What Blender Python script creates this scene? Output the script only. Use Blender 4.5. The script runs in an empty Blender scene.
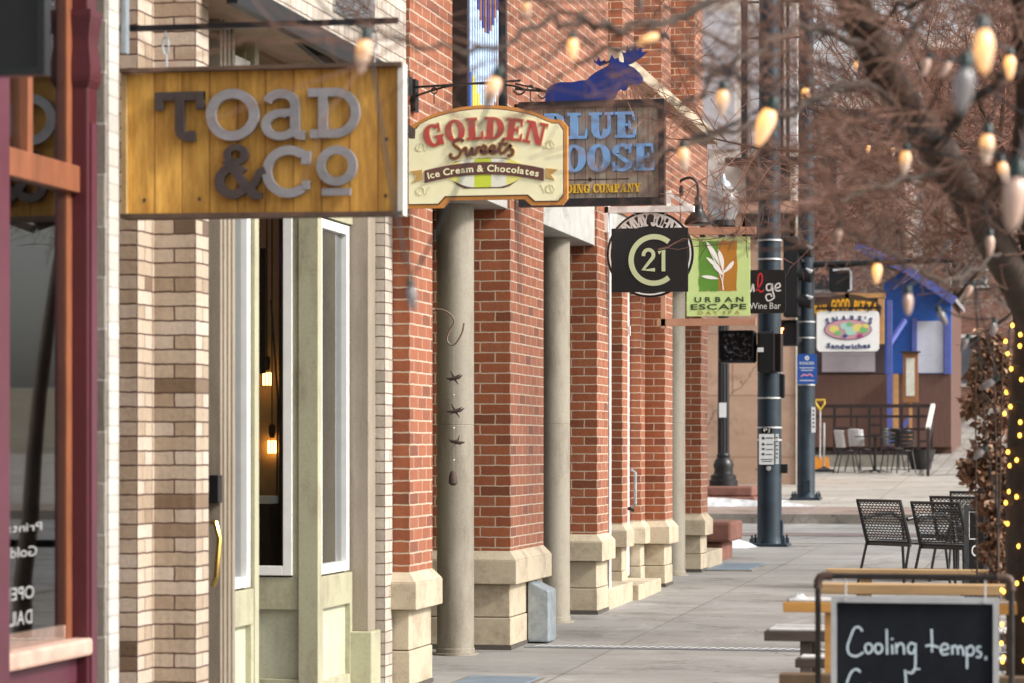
SUN, SKY, EXPO = 2.6, .13, 0.74
import bpy, math, random
from mathutils import Vector, Matrix
from math import sin, cos, tan, atan, atan2, pi, radians as R
C = bpy.context.scene.collection
# ------------------------------------------------------------------ survey helpers
F = 2800.0; TH = R(11.37); ZC = 1.34; HY = 447.0
def at(x, y, d):
    a = (x-512)/F
    return Vector((d*(-sin(TH)+a*cos(TH)), d*(cos(TH)+a*sin(TH)), ZC+(HY-y)/F*d))
def atY(x, y, Y): return at(x, y, Y/(cos(TH)+(x-512)/F*sin(TH)))
def atX(x, y, X): return at(x, y, X/(-sin(TH)+(x-512)/F*cos(TH)))
def zg(Y):
    if Y < 34.6: return (Y-18.1)*0.0095
    if Y < 42.6: return 0.15+(Y-34.6)*0.006
    if Y < 60: return 0.32+(Y-42.6)*0.034
    return 0.912+(Y-60)*0.042
# ------------------------------------------------------------------ mesh builder
class MB:
    def __init__(s): s.v = []; s.f = []; s.m = []
    def face(s, pts, m=0):
        n = len(s.v); s.v += [tuple(p) for p in pts]; s.f.append(list(range(n, n+len(pts)))); s.m.append(m); return s
    def box(s, x0, y0, z0, x1, y1, z1, m=0):
        x0, x1 = min(x0, x1), max(x0, x1); y0, y1 = min(y0, y1), max(y0, y1); z0, z1 = min(z0, z1), max(z0, z1)
        n = len(s.v)
        s.v += [(x0,y0,z0),(x1,y0,z0),(x1,y1,z0),(x0,y1,z0),(x0,y0,z1),(x1,y0,z1),(x1,y1,z1),(x0,y1,z1)]
        for q in ((0,3,2,1),(4,5,6,7),(0,1,5,4),(1,2,6,5),(2,3,7,6),(3,0,4,7)):
            s.f.append([n+i for i in q]); s.m.append(m)
        return s
    def hexa(s, p, m=0):   # 8 points, bottom 4 then top 4, same winding
        n = len(s.v); s.v += [tuple(q) for q in p]
        for q in ((0,3,2,1),(4,5,6,7),(0,1,5,4),(1,2,6,5),(2,3,7,6),(3,0,4,7)):
            s.f.append([n+i for i in q]); s.m.append(m)
        return s
    def frustum(s, x0, y0, z0, x1, y1, z1, i, m=0):   # box whose top is inset by i
        return s.hexa([(x0,y0,z0),(x1,y0,z0),(x1,y1,z0),(x0,y1,z0),(x0+i,y0+i,z1),(x1-i,y0+i,z1),(x1-i,y1-i,z1),(x0+i,y1-i,z1)], m)
    def bar(s, a, b, w, h, m=0, up=(0,0,1)):
        a = Vector(a); b = Vector(b); d = (b-a).normalized(); u = Vector(up)
        if abs(d.dot(u)) > .98: u = Vector((0,1,0))
        r = d.cross(u).normalized()*w/2; u = r.cross(d).normalized()*h/2
        return s.hexa([a-r-u, a+r-u, b+r-u, b-r-u, a-r+u, a+r+u, b+r+u, b-r+u], m)
    def tube(s, pts, rad, n=6, m=0, cap=True):
        pts = [Vector(p) for p in pts]; k = len(pts)
        if not isinstance(rad, (list, tuple)): rad = [rad]*k
        base = len(s.v); prev = None
        for i, p in enumerate(pts):
            d = (pts[min(i+1, k-1)]-pts[max(i-1, 0)])
            if d.length < 1e-9: d = Vector((0,0,1))
            d.normalize()
            if prev is None:
                r = d.cross(Vector((.13,.31,.94)));
                if r.length < .1: r = d.cross(Vector((1,0,0)))
            else: r = prev-d*prev.dot(d)
            r.normalize(); prev = r; q = d.cross(r)
            for j in range(n):
                t = 2*pi*j/n; s.v.append(tuple(p+(r*cos(t)+q*sin(t))*rad[i]))
        for i in range(k-1):
            for j in range(n):
                a = base+i*n+j; b = base+i*n+(j+1) % n
                s.f.append([a, b, b+n, a+n]); s.m.append(m)
        if cap:
            s.f.append([base+j for j in range(n)][::-1]); s.m.append(m)
            s.f.append([base+(k-1)*n+j for j in range(n)]); s.m.append(m)
        return s
    def lathe(s, prof, c=(0,0,0), n=20, m=0, M=None):
        base = len(s.v); c = Vector(c)
        for r, z in prof:
            for j in range(n):
                p = Vector((r*cos(2*pi*j/n), r*sin(2*pi*j/n), z))
                if M: p = M @ p
                s.v.append(tuple(p+c))
        k = len(prof)
        for i in range(k-1):
            for j in range(n):
                a = base+i*n+j; b = base+i*n+(j+1) % n
                s.f.append([a, b, b+n, a+n]); s.m.append(m)
        s.f.append([base+j for j in range(n)][::-1]); s.m.append(m)
        s.f.append([base+(k-1)*n+j for j in range(n)]); s.m.append(m)
        return s
    def build(s, name, mats, parent=None, smooth=False, uvo=(0,0), local=False, bevel=0, angle=40):
        me = bpy.data.meshes.new(name); off = Vector((0,0,0)); p = parent
        while p is not None and not local:
            off += p.location; p = p.parent
        me.from_pydata([tuple(Vector(v)-off) for v in s.v], [], s.f)
        if not isinstance(mats, (list, tuple)): mats = [mats]
        for m in mats: me.materials.append(m)
        uvl = me.uv_layers.new(name='UVMap')
        for i, pl in enumerate(me.polygons):
            pl.material_index = s.m[i]; nx, ny, nz = (abs(t) for t in pl.normal)
            for li in pl.loop_indices:
                v = Vector(s.v[me.loops[li].vertex_index])
                if nz > nx and nz > ny: uvl.data[li].uv = (v.x-uvo[0], v.y-uvo[1])
                elif nx > ny: uvl.data[li].uv = (v.y-uvo[1], v.z)
                else: uvl.data[li].uv = (v.x-uvo[0], v.z)
            pl.use_smooth = smooth
        if smooth: me.set_sharp_from_angle(angle=R(angle))
        me.validate()
        o = bpy.data.objects.new(name, me); C.objects.link(o); o.parent = parent
        if bevel:
            b = o.modifiers.new('Bevel', 'BEVEL'); b.width = bevel; b.segments = 2; b.limit_method = 'ANGLE'
        return o
def tag(o, label=None, cat=None, group=None, kind=None):
    if label: o['label'] = label
    if cat: o['category'] = cat
    if group: o['group'] = group
    if kind: o['kind'] = kind
    return o
def thing(name, label, cat, loc=(0,0,0), rz=0, group=None):
    o = bpy.data.objects.new(name, None); C.objects.link(o); o.location = loc; o.rotation_euler.z = rz
    o.empty_display_size = .1
    return tag(o, label, cat, group)
def copy_tree(o, parent=None):
    c = o.copy(); C.objects.link(c); c.parent = parent
    for ch in o.children: copy_tree(ch, c)
    return c
# ------------------------------------------------------------------ 2-D shapes on a sign face (px units, y down)
class Sign:
    """flat work on a board that stands at Y and faces the viewer; x, y are survey readings turned to metres"""
    def __init__(s, Y, cx, cy):
        s.Y = Y; a = (cx-512)/F; d = Y/(cos(TH)+a*sin(TH)); s.s = F/d*1.0; s.o = atY(cx, cy, Y); s.cx = cx; s.cy = cy
        p = atY(cx+50, cy, Y); s.k = (p.x-s.o.x)/50
    def P(s, x, y, dy=0): return (s.o.x+(x-s.cx)*s.k, s.Y+dy, s.o.z-(y-s.cy)/s.s)
    def poly(s, mb, pts, d0, d1, m=0):    # pts px; front at Y-d1, back at Y-d0
        A = [s.P(x, y, -d1) for x, y in pts]; B = [s.P(x, y, -d0) for x, y in pts]
        ar = sum(pts[i][0]*pts[(i+1) % len(pts)][1]-pts[(i+1) % len(pts)][0]*pts[i][1] for i in range(len(pts)))
        if ar > 0: A.reverse(); B.reverse()
        mb.face(A, m); mb.face(B[::-1], m)
        n = len(A)
        for i in range(n):
            j = (i+1) % n; mb.face([A[j], A[i], B[i], B[j]], m)
    def strip(s, mb, L, Rr, d0, d1, m=0, closed=False):
        n = len(L)
        for i in range(n if closed else n-1):
            j = (i+1) % n
            s.poly(mb, [L[i], L[j], Rr[j], Rr[i]], d0, d1, m)
    def ribbon(s, mb, pts, w, d0, d1, m=0):
        n = len(pts); L = []; Q = []
        if not isinstance(w, (list, tuple)): w = [w]*n
        for i in range(n):
            a = pts[max(i-1, 0)]; b = pts[min(i+1, n-1)]
            dx, dy = b[0]-a[0], b[1]-a[1]; l = math.hypot(dx, dy) or 1
            nx, ny = -dy/l*w[i]/2, dx/l*w[i]/2
            L.append((pts[i][0]+nx, pts[i][1]+ny)); Q.append((pts[i][0]-nx, pts[i][1]-ny))
        s.strip(mb, L, Q, d0, d1, m)
    def ring(s, mb, cx, cy, rxo, ryo, rxi, ryi, a0, a1, d0, d1, m=0, n=28):
        L = [(cx+rxo*cos(R(a0+(a1-a0)*i/n)), cy-ryo*sin(R(a0+(a1-a0)*i/n))) for i in range(n+1)]
        Q = [(cx+rxi*cos(R(a0+(a1-a0)*i/n)), cy-ryi*sin(R(a0+(a1-a0)*i/n))) for i in range(n+1)]
        s.strip(mb, L, Q, d0, d1, m)
    def glyph(s, mb, ch, x, yb, h, ws=1.0, rot=0, d0=0, d1=.01, m=0, grow=0):
        prims, w = slab(ch); e = 0
        def T(px, py):
            X = (px-w/2)*h*ws; Y = py*h
            return (x+w/2*h*ws+X*cos(rot)-Y*sin(rot), yb-(Y*cos(rot)+X*sin(rot)))
        for p in prims:
            e += .0003
            if p[0] == 'r':
                x0, x1, y0, y1 = p[1:]; g = grow/h
                s.poly(mb, [T(x0-g, y0-g), T(x1+g, y0-g), T(x1+g, y1+g), T(x0-g, y1+g)], d0, d1+e, m)
            elif p[0] == 'p':
                g = grow/h; cx = sum(q[0] for q in p[1])/len(p[1])
                s.poly(mb, [T(q[0]+(g if q[0] > cx else -g), q[1]+(g if q[1] > .5 else -g)) for q in p[1]], d0, d1+e, m)
            else:
                cx, cy, ro, so, ri, si, a0, a1 = p[1:]; g = grow/h; n = 20
                L = [T(cx+(ro+g)*cos(R(a0+(a1-a0)*i/n)), cy+(so+g)*sin(R(a0+(a1-a0)*i/n))) for i in range(n+1)]
                Q = [T(cx+max(ri-g, .01)*cos(R(a0+(a1-a0)*i/n)), cy+max(si-g, .01)*sin(R(a0+(a1-a0)*i/n))) for i in range(n+1)]
                s.strip(mb, L, Q, d0, d1+e, m)
        return w*h*ws
    def word(s, mb, txt, x, yb, h, ws=1.0, gap=.06, d0=0, d1=.01, m=0, arc=None, grow=0):
        ws_ = [slab(c)[1]*h*ws for c in txt]; tot = sum(ws_)+gap*h*(len(txt)-1); cx = x
        for c, w in zip(txt, ws_):
            yy = yb; rot = 0
            if arc: yy, rot = arc(cx+w/2)
            if c != ' ': s.glyph(mb, c, cx, yy, h, ws, rot, d0, d1, m, grow)
            cx += w+gap*h
        return tot
    def text(s, mb, txt, x0, x1, yb, h, d0=0, d1=.004, m=0, bold=0, arc=None, gap=None):
        """default face letters between x0 and x1 (px), cap height h, baseline yb"""
        G = [fglyph(c, bold) for c in txt]; adv = [g[2] for g in G]; tot = sum(adv)
        k = (x1-x0)/tot; cx = x0
        for g, a in zip(G, adv):
            rot = 0; yy = yb; mid = cx+a*k/2
            if arc: yy, rot = arc(mid)
            V = []
            for (px, py) in g[0]:
                X = (px-a/2)*k; Y = py*h
                V.append((mid+X*cos(rot)-Y*sin(rot), yy-(Y*cos(rot)+X*sin(rot))))
            n = len(mb.v)
            for q in V: mb.v.append(s.P(q[0], q[1], -d1))
            for q in V: mb.v.append(s.P(q[0], q[1], -d0))
            nv = len(V)
            for f in g[1]:
                mb.f.append([n+i for i in f]); mb.m.append(m)
            for (i, j) in g[3]:
                mb.f.append([n+j, n+i, n+nv+i, n+nv+j]); mb.m.append(m)
            cx += a*k
_fg = {}
def fglyph(ch, bold=0):
    key = (ch, bold)
    if key in _fg: return _fg[key]
    if ch == ' ': _fg[key] = ([], [], .38, []); return _fg[key]
    cu = bpy.data.curves.new('t', 'FONT'); cu.body = ch; cu.size = 1/.7; cu.offset = bold; cu.resolution_u = 3
    o = bpy.data.objects.new('t', cu); C.objects.link(o)
    dg = bpy.context.evaluated_depsgraph_get(); me = bpy.data.meshes.new_from_object(o.evaluated_get(dg))
    V = [(v.co.x, v.co.y) for v in me.vertices]; Fs = [list(p.vertices) for p in me.polygons]
    out = []
    for f in Fs:
        ar = sum(V[f[i]][0]*V[f[(i+1) % len(f)]][1]-V[f[(i+1) % len(f)]][0]*V[f[i]][1] for i in range(len(f)))
        out.append(f if ar > 0 else f[::-1])
    ed = {}
    for f in out:
        for i in range(len(f)):
            ed[(f[i], f[(i+1) % len(f)])] = 1
    B = [e for e in ed if (e[1], e[0]) not in ed]
    x0 = min(v[0] for v in V); x1 = max(v[0] for v in V); pad = .06
    V = [(v[0]-x0+pad, v[1]) for v in V]
    bpy.data.objects.remove(o); bpy.data.curves.remove(cu); bpy.data.meshes.remove(me)
    _fg[key] = (V, out, x1-x0+2*pad, B); return _fg[key]
def slab(c):
    t = .11; r = lambda *a: ('r',)+a; p = lambda *a: ('p', a); g = lambda *a: ('g',)+a
    D = {
    'I': ([r(.12,.40,0,1), r(0,.52,0,t), r(0,.52,1-t,1)], .52),
    'L': ([r(.1,.38,0,1), r(0,.48,1-t,1), r(0,.74,0,t), p((.62,0),(.74,0),(.74,.38),(.68,.38))], .74),
    'E': ([r(.1,.38,0,1), r(0,.72,1-t,1), p((.6,1),(.72,1),(.72,.66),(.67,.66)), r(.38,.54,.45,.55), r(.5,.57,.34,.66), r(0,.76,0,t), p((.64,0),(.76,0),(.76,.36),(.71,.36))], .76),
    'D': ([r(.1,.38,0,1), g(.38,.5,.48,.5,.2,.39,-90,90), r(0,.4,0,t), r(0,.4,1-t,1)], .86),
    'O': ([g(.44,.5,.44,.52,.16,.40,0,360)], .88),
    'C': ([g(.44,.5,.44,.52,.16,.40,42,318), r(.7,.8,.62,1), r(.72,.78,.0,.3)], .82),
    'G': ([g(.44,.5,.44,.52,.16,.40,42,318), r(.7,.8,.62,1), r(.5,.9,.36,.46), r(.58,.84,.02,.4)], .9),
    'B': ([r(.1,.38,0,1), g(.38,.73,.36,.27,.12,.17,-90,90), g(.38,.28,.42,.28,.16,.17,-90,90), r(0,.4,0,t), r(0,.4,1-t,1)], .82),
    'P': ([r(.1,.38,0,1), g(.38,.71,.42,.29,.16,.18,-90,90), r(0,.5,0,t), r(0,.4,1-t,1)], .8),
    'R': ([r(.1,.38,0,1), g(.38,.72,.40,.28,.14,.17,-90,90), r(0,.46,0,t), r(0,.4,1-t,1), p((.42,.46),(.66,.5),(.92,0),(.62,0))], .92),
    'N': ([r(.12,.22,0,1), r(.74,.84,0,1), p((.08,1),(.38,1),(.84,0),(.6,0)), r(0,.34,0,t), r(0,.3,1-t,1), r(.6,.96,1-t,1)], .96),
    'M': ([r(.12,.22,0,1), r(.82,1.1,0,1), p((.1,1),(.4,1),(.68,.05),(.54,.05)), p((.54,.05),(.66,.05),(.92,1),(.82,1)), r(0,.34,0,t), r(.72,1.2,0,t), r(0,.3,1-t,1), r(.9,1.2,1-t,1)], 1.2),
    'U': ([r(.1,.38,.36,1), r(.7,.81,.36,1), g(.455,.36,.355,.38,.075,.26,180,360), r(0,.48,1-t,1), r(.6,.92,1-t,1)], .92),
    'S': ([g(.4,.73,.36,.29,.12,.17,20,200), g(.4,.28,.38,.30,.12,.17,-160,20), p((.06,.66),(.3,.62),(.74,.34),(.5,.3)), r(.64,.74,.66,1), r(.04,.14,0,.34)], .8),
    'A': ([p((.1,0),(.22,0),(.5,1),(.4,1)), p((.34,1),(.58,1),(.9,0),(.58,0)), r(.25,.66,.24,.33), r(0,.34,0,t), r(.48,1,0,t)], 1.0),
    'T': ([r(.3,.58,0,1), r(0,.88,1-t,1), r(0,.1,.64,1), r(.78,.88,.64,1), r(.18,.7,0,t)], .88),
    'H': ([r(.1,.34,0,1), r(.62,.86,0,1), r(.3,.66,.44,.56), r(0,.44,0,t), r(0,.44,1-t,1), r(.52,.96,0,t), r(.52,.96,1-t,1)], .96),
    'J': ([r(.34,.6,.3,1), g(.34,.3,.26,.32,.02,.2,180,360), r(.22,.72,1-t,1)], .72),
    'Y': ([r(.32,.58,0,.5), p((.04,1),(.34,1),(.58,.44),(.34,.44)), p((.72,1),(.84,1),(.58,.44),(.48,.44)), r(0,.4,1-t,1), r(.6,.94,1-t,1), r(.2,.7,0,t)], .94),
    "'": ([p((.04,1),(.24,1),(.16,.62),(.1,.62))], .28), ' ': ([], .4)}
    return D[c]
def arcpts(cx, cy, rx, ry, a0, a1, n=14): return [(cx+rx*cos(R(a0+(a1-a0)*i/n)), cy-ry*sin(R(a0+(a1-a0)*i/n))) for i in range(n+1)]
def smoothpts(P, n=6):   # Catmull-Rom
    out = []
    for i in range(len(P)-1):
        p0 = P[max(i-1, 0)]; p1 = P[i]; p2 = P[i+1]; p3 = P[min(i+2, len(P)-1)]
        for k in range(n):
            t = k/n
            out.append(tuple(.5*((2*b)+(-a+c)*t+(2*a-5*b+4*c-d)*t*t+(-a+3*b-3*c+d)*t**3) for a, b, c, d in zip(p0, p1, p2, p3)))
    out.append(tuple(P[-1])); return out
# ------------------------------------------------------------------ materials
def nm(name):
    m = bpy.data.materials.new(name); m.use_nodes = True; nt = m.node_tree; b = nt.nodes['Principled BSDF']; return m, nt, b
def noise(nt, scale, detail=4, rough=.6, coord='Object', stretch=(1,1,1)):
    tc = nt.nodes.new('ShaderNodeTexCoord'); mp = nt.nodes.new('ShaderNodeMapping'); mp.inputs['Scale'].default_value = stretch
    n = nt.nodes.new('ShaderNodeTexNoise'); n.inputs['Scale'].default_value = scale; n.inputs['Detail'].default_value = detail; n.inputs['Roughness'].default_value = rough
    nt.links.new(tc.outputs[coord], mp.inputs[0]); nt.links.new(mp.outputs[0], n.inputs['Vector']); return n
def ramp(nt, src, stops):
    r = nt.nodes.new('ShaderNodeValToRGB'); e = r.color_ramp.elements
    while len(e) < len(stops): e.new(.5)
    for i, (p, c) in enumerate(stops): e[i].position = p; e[i].color = (*c, 1) if len(c) == 3 else c
    nt.links.new(src, r.inputs[0]); return r
def mixc(nt, fac, a, b, mode='MIX'):
    x = nt.nodes.new('ShaderNodeMix'); x.data_type = 'RGBA'; x.blend_type = mode
    for s, i in ((fac, 0), (a, 6), (b, 7)):
        if hasattr(s, 'links'): nt.links.new(s, x.inputs[i])
        elif i == 0: x.inputs[0].default_value = s
        else: x.inputs[i].default_value = (*s, 1)
    return x.outputs[2]
def bumpn(nt, b, h, strength=.3, dist=.01):
    n = nt.nodes.new('ShaderNodeBump'); n.inputs['Strength'].default_value = strength; n.inputs['Distance'].default_value = dist
    nt.links.new(h, n.inputs['Height']); nt.links.new(n.outputs[0], b.inputs['Normal'])
def M(name, col, rough=.6, metal=0, var=.15, sc=6, bump=0, stretch=(1,1,1), spec=None):
    m, nt, b = nm(name); b.inputs['Roughness'].default_value = rough; b.inputs['Metallic'].default_value = metal
    if spec is not None: b.inputs['Specular IOR Level'].default_value = spec
    if var:
        n = noise(nt, sc, 5, .65, stretch=stretch)
        r = ramp(nt, n.outputs[0], [(.3, tuple(c*(1-var) for c in col)), (.7, tuple(min(1, c*(1+var)) for c in col))])
        nt.links.new(r.outputs[0], b.inputs['Base Color'])
        if bump: bumpn(nt, b, n.outputs[0], bump, .004)
    else: b.inputs['Base Color'].default_value = (*col, 1)
    return m
def EM(name, col, st, base=None):
    m, nt, b = nm(name); b.inputs['Base Color'].default_value = (*(base or col), 1)
    b.inputs['Emission Color'].default_value = (*col, 1); b.inputs['Emission Strength'].default_value = st; b.inputs['Roughness'].default_value = .3
    return m
def brick(name, stops, mortar, bw=.203, bh=.0677, ms=.005, squash=1.0, off=.5, v0=0.0, dirt=.25):
    m, nt, b = nm(name); tc = nt.nodes.new('ShaderNodeUVMap'); mp = nt.nodes.new('ShaderNodeMapping'); mp.inputs['Location'].default_value = (0, v0, 0)
    t = nt.nodes.new('ShaderNodeTexBrick'); t.offset = off; t.squash = squash; t.squash_frequency = 2; t.offset_frequency = 2
    for k, v in (('Color1', (0,0,0,1)), ('Color2', (1,1,1,1)), ('Mortar', (.5,.5,.5,1)), ('Scale', 1), ('Mortar Size', ms), ('Mortar Smooth', .25), ('Bias', 0), ('Brick Width', bw), ('Row Height', bh)):
        t.inputs[k].default_value = v
    nt.links.new(tc.outputs[0], mp.inputs[0])
    w = nt.nodes.new('ShaderNodeTexNoise'); w.inputs['Scale'].default_value = 25; nt.links.new(tc.outputs[0], w.inputs['Vector'])
    wc = nt.nodes.new('ShaderNodeVectorMath'); wc.operation = 'SUBTRACT'; wc.inputs[1].default_value = (.5,.5,.5); nt.links.new(w.outputs['Color'], wc.inputs[0])
    wm = nt.nodes.new('ShaderNodeVectorMath'); wm.operation = 'MULTIPLY_ADD'; wm.inputs[1].default_value = (.009,.009,0)
    nt.links.new(wc.outputs[0], wm.inputs[0]); nt.links.new(mp.outputs[0], wm.inputs[2])
    nt.links.new(wm.outputs[0], t.inputs['Vector'])
    r = ramp(nt, t.outputs['Color'], stops)
    n = noise(nt, 40, 5, .7); n2 = noise(nt, 1.6, 4, .6)
    c = mixc(nt, dirt, r.outputs[0], ramp(nt, n.outputs[0], [(.3, (.25,.25,.25)), (.7, (1,1,1))]).outputs[0], 'MULTIPLY')
    c = mixc(nt, t.outputs['Fac'], c, mortar)
    c = mixc(nt, .3, c, ramp(nt, n2.outputs[0], [(.3, (.6,.58,.55)), (.65, (1,1,1))]).outputs[0], 'MULTIPLY')
    n4 = noise(nt, 3.0, 6, .75, stretch=(5,5,.35)); c = mixc(nt, .3, c, ramp(nt, n4.outputs[0], [(.36, (.55,.5,.46)), (.52, (1,1,1))]).outputs[0], 'MULTIPLY')
    nt.links.new(c, b.inputs['Base Color']); b.inputs['Roughness'].default_value = .6; b.inputs['Sheen Weight'].default_value = .1; b.inputs['Sheen Roughness'].default_value = .5
    inv = nt.nodes.new('ShaderNodeMath'); inv.operation = 'MULTIPLY_ADD'; inv.inputs[1].default_value = -1; nt.links.new(t.outputs['Fac'], inv.inputs[0]); nt.links.new(n.outputs[0], inv.inputs[2])
    bumpn(nt, b, inv.outputs[0], .5, .006)
    return m
def glassm(name, tint, refl=.0, ior=1.5):
    m, nt, b = nm(name); nt.nodes.remove(b); out = nt.nodes['Material Output']
    tr = nt.nodes.new('ShaderNodeBsdfTransparent'); tr.inputs[0].default_value = (*tint, 1)
    gl = nt.nodes.new('ShaderNodeBsdfGlossy'); gl.inputs['Roughness'].default_value = .02; gl.inputs[0].default_value = (.9,.92,.93,1)
    fr = nt.nodes.new('ShaderNodeFresnel'); fr.inputs[0].default_value = ior
    ad = nt.nodes.new('ShaderNodeMath'); ad.operation = 'ADD'; ad.inputs[1].default_value = refl; ad.use_clamp = True
    mx = nt.nodes.new('ShaderNodeMixShader'); nt.links.new(fr.outputs[0], ad.inputs[0]); nt.links.new(ad.outputs[0], mx.inputs[0])
    nt.links.new(tr.outputs[0], mx.inputs[1]); nt.links.new(gl.outputs[0], mx.inputs[2]); nt.links.new(mx.outputs[0], out.inputs[0]); return m
def grime(name, col, dirty, rough, streak=1.0):
    m, nt, b = nm(name); n = noise(nt, 5, 8, .75, stretch=(1,1,streak)); n2 = noise(nt, 1.3, 5, .7); n3 = noise(nt, 70, 3, .6)
    c = mixc(nt, ramp(nt, n.outputs[0], [(.47, (0,0,0)), (.66, (.85,.85,.85))]).outputs[0], col, dirty)
    c = mixc(nt, .5, c, ramp(nt, n2.outputs[0], [(.35, (.78,.76,.74)), (.6, (1,1,1))]).outputs[0], 'MULTIPLY')
    c = mixc(nt, .4, c, ramp(nt, n3.outputs[0], [(.3, (.7,.68,.66)), (.55, (1,1,1))]).outputs[0], 'MULTIPLY')
    nt.links.new(c, b.inputs['Base Color']); b.inputs['Roughness'].default_value = rough; bumpn(nt, b, n3.outputs[0], .3 if rough > .7 else .05, .003); return m
red = brick('red_brick', [(0,(.19,.050,.018)),(.2,(.29,.078,.027)),(.7,(.355,.103,.037)),(1,(.32,.105,.046))], (.50,.40,.30), ms=.0050)
cream = brick('cream_brick', [(0,(.14,.09,.055)),(.04,(.24,.16,.10)),(.10,(.41,.315,.225)),(.6,(.53,.43,.33)),(1,(.60,.51,.43))], (.085,.038,.026), bw=.196, bh=.063, ms=.0044, squash=.5, off=0)
creamp = brick('pale_brick', [(0,(.40,.35,.29)),(.3,(.52,.46,.39)),(1,(.64,.58,.50))], (.13,.09,.07), bw=.196, bh=.063, ms=.0038, squash=.5, off=0)
greyb = brick('grey_old_brick', [(0,(.24,.20,.17)),(1,(.44,.39,.34))], (.5,.47,.43), bh=.2, bw=.4)
farbrick = brick('far_brick', [(0,(.22,.08,.05)),(1,(.36,.15,.10))], (.45,.38,.33))
stone = grime('sandstone', (.51,.435,.32), (.33,.265,.19), .85)
redstone = M('red_sandstone', (.19,.082,.06), .9, var=.3, sc=5, bump=.6)
pinkstone = M('pink_stone', (.55,.36,.29), .8, var=.2, sc=14, bump=.4)
beige = grime('beige_paint', (.31,.28,.225), (.20,.17,.13), .5, streak=.3)
taupe = grime('taupe_paint', (.31,.265,.21), (.20,.16,.12), .5, streak=.15)
olive = grime('sage_paint', (.44,.43,.30), (.30,.27,.19), .5, streak=.5)
olivelt = grime('pale_sage_paint', (.55,.56,.42), (.42,.40,.29), .5, streak=.5)
white = M('white_paint', (.80,.80,.78), .45, var=.06, sc=8)
whitew = M('weathered_white', (.60,.58,.53), .7, var=.15, sc=8, stretch=(1,1,.3))
maroon = M('maroon_paint', (.075,.012,.018), .38, var=.12, sc=5)
maroonp = M('lit_maroon_paint', (.10,.026,.042), .4, var=.12, sc=5)  # paler maroon for the sunlit street faces, light put into the colour
wood = M('orange_wood', (.22,.075,.034), .5, var=.3, sc=5, stretch=(2,2,.6), bump=.2)
black = M('black_metal', (.007,.007,.008), .4, var=.2)
blackg = M('black_gloss', (.006,.006,.007), .18, var=0)
steel = M('galvanised_steel', (.36,.41,.45), .45, metal=.6, var=.25, sc=12)
grey = M('grey_paint', (.42,.42,.40), .5)
dark = M('dark_interior', (.03,.024,.02), .9)
darkb = M('brown_interior', (.13,.07,.04), .9)
glass = glassm('window_glass', (.5,.55,.56), .4)
# ================================================================== GROUND
def groundmat(name, c1, c2, jw=0, jh=0, jm=.01, jc=(.1,.09,.08), off=.0, sc=1.2, crack=0):
    m, nt, b = nm(name); n = noise(nt, sc, 8, .7); n2 = noise(nt, 60, 3, .6)
    r = ramp(nt, n.outputs[0], [(.32, c1), (.68, c2)])
    c = mixc(nt, .35, r.outputs[0], ramp(nt, n2.outputs[0], [(.3, (.6,.6,.6)), (.7, (1,1,1))]).outputs[0], 'MULTIPLY')
    n3 = noise(nt, .5, 6, .75, stretch=(.25,1.4,1))
    c = mixc(nt, .5, c, ramp(nt, n3.outputs[0], [(.38, (.62,.6,.58)), (.6, (1,1,1))]).outputs[0], 'MULTIPLY')
    if jw:
        tc = nt.nodes.new('ShaderNodeUVMap'); t = nt.nodes.new('ShaderNodeTexBrick'); t.offset = off; t.squash = 1
        for k, v in (('Color1', (.86,.86,.86,1)), ('Color2', (1,1,1,1)), ('Mortar', (1,1,1,1)), ('Scale', 1), ('Mortar Size', jm), ('Mortar Smooth', .2), ('Bias', 0), ('Brick Width', jw), ('Row Height', jh)): t.inputs[k].default_value = v
        nt.links.new(tc.outputs[0], t.inputs[0]); c = mixc(nt, 1.0, c, t.outputs['Color'], 'MULTIPLY'); c = mixc(nt, t.outputs['Fac'], c, jc)
    n6 = noise(nt, .9, 9, .8, stretch=(1,.35,1)); c = mixc(nt, ramp(nt, n6.outputs[0], [(.56, (0,0,0)), (.72, (.55,.55,.55))]).outputs[0], c, (.50,.495,.48))
    # stains, gum spots and hairline cracks
    n5 = noise(nt, 1.1, 9, .8); c = mixc(nt, .9, c, ramp(nt, n5.outputs[0], [(.36, (.58,.56,.54)), (.48, (1,1,1))]).outputs[0], 'MULTIPLY')
    tcv = nt.nodes.new('ShaderNodeTexCoord'); vo = nt.nodes.new('ShaderNodeTexVoronoi'); vo.inputs['Scale'].default_value = 3.2; nt.links.new(tcv.outputs['Object'], vo.inputs['Vector'])
    c = mixc(nt, ramp(nt, vo.outputs['Distance'], [(.06, (.75,.75,.75)), (.085, (0,0,0))]).outputs[0], c, (.09,.085,.08))
    wv = noise(nt, 2.5, 4, .6); dv = nt.nodes.new('ShaderNodeMix'); dv.data_type = 'VECTOR'; dv.inputs[0].default_value = .25; nt.links.new(tcv.outputs['Object'], dv.inputs[4]); nt.links.new(wv.outputs['Color'], dv.inputs[5])
    v2 = nt.nodes.new('ShaderNodeTexVoronoi'); v2.feature = 'DISTANCE_TO_EDGE'; v2.inputs['Scale'].default_value = .33; nt.links.new(dv.outputs[1], v2.inputs['Vector'])
    c = mixc(nt, ramp(nt, v2.outputs['Distance'], [(.0015, (.7,.7,.7)), (.004, (0,0,0))]).outputs[0], c, (.08,.075,.07))
    nt.links.new(c, b.inputs['Base Color']); b.inputs['Roughness'].default_value = .85; bumpn(nt, b, n2.outputs[0], .3, .004); return m
conc = groundmat('sidewalk_concrete', (.27,.26,.245), (.355,.345,.33), 1.5, 1.5, .010, (.16,.15,.14))
asph = groundmat('asphalt', (.22,.215,.21), (.30,.295,.29))
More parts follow.
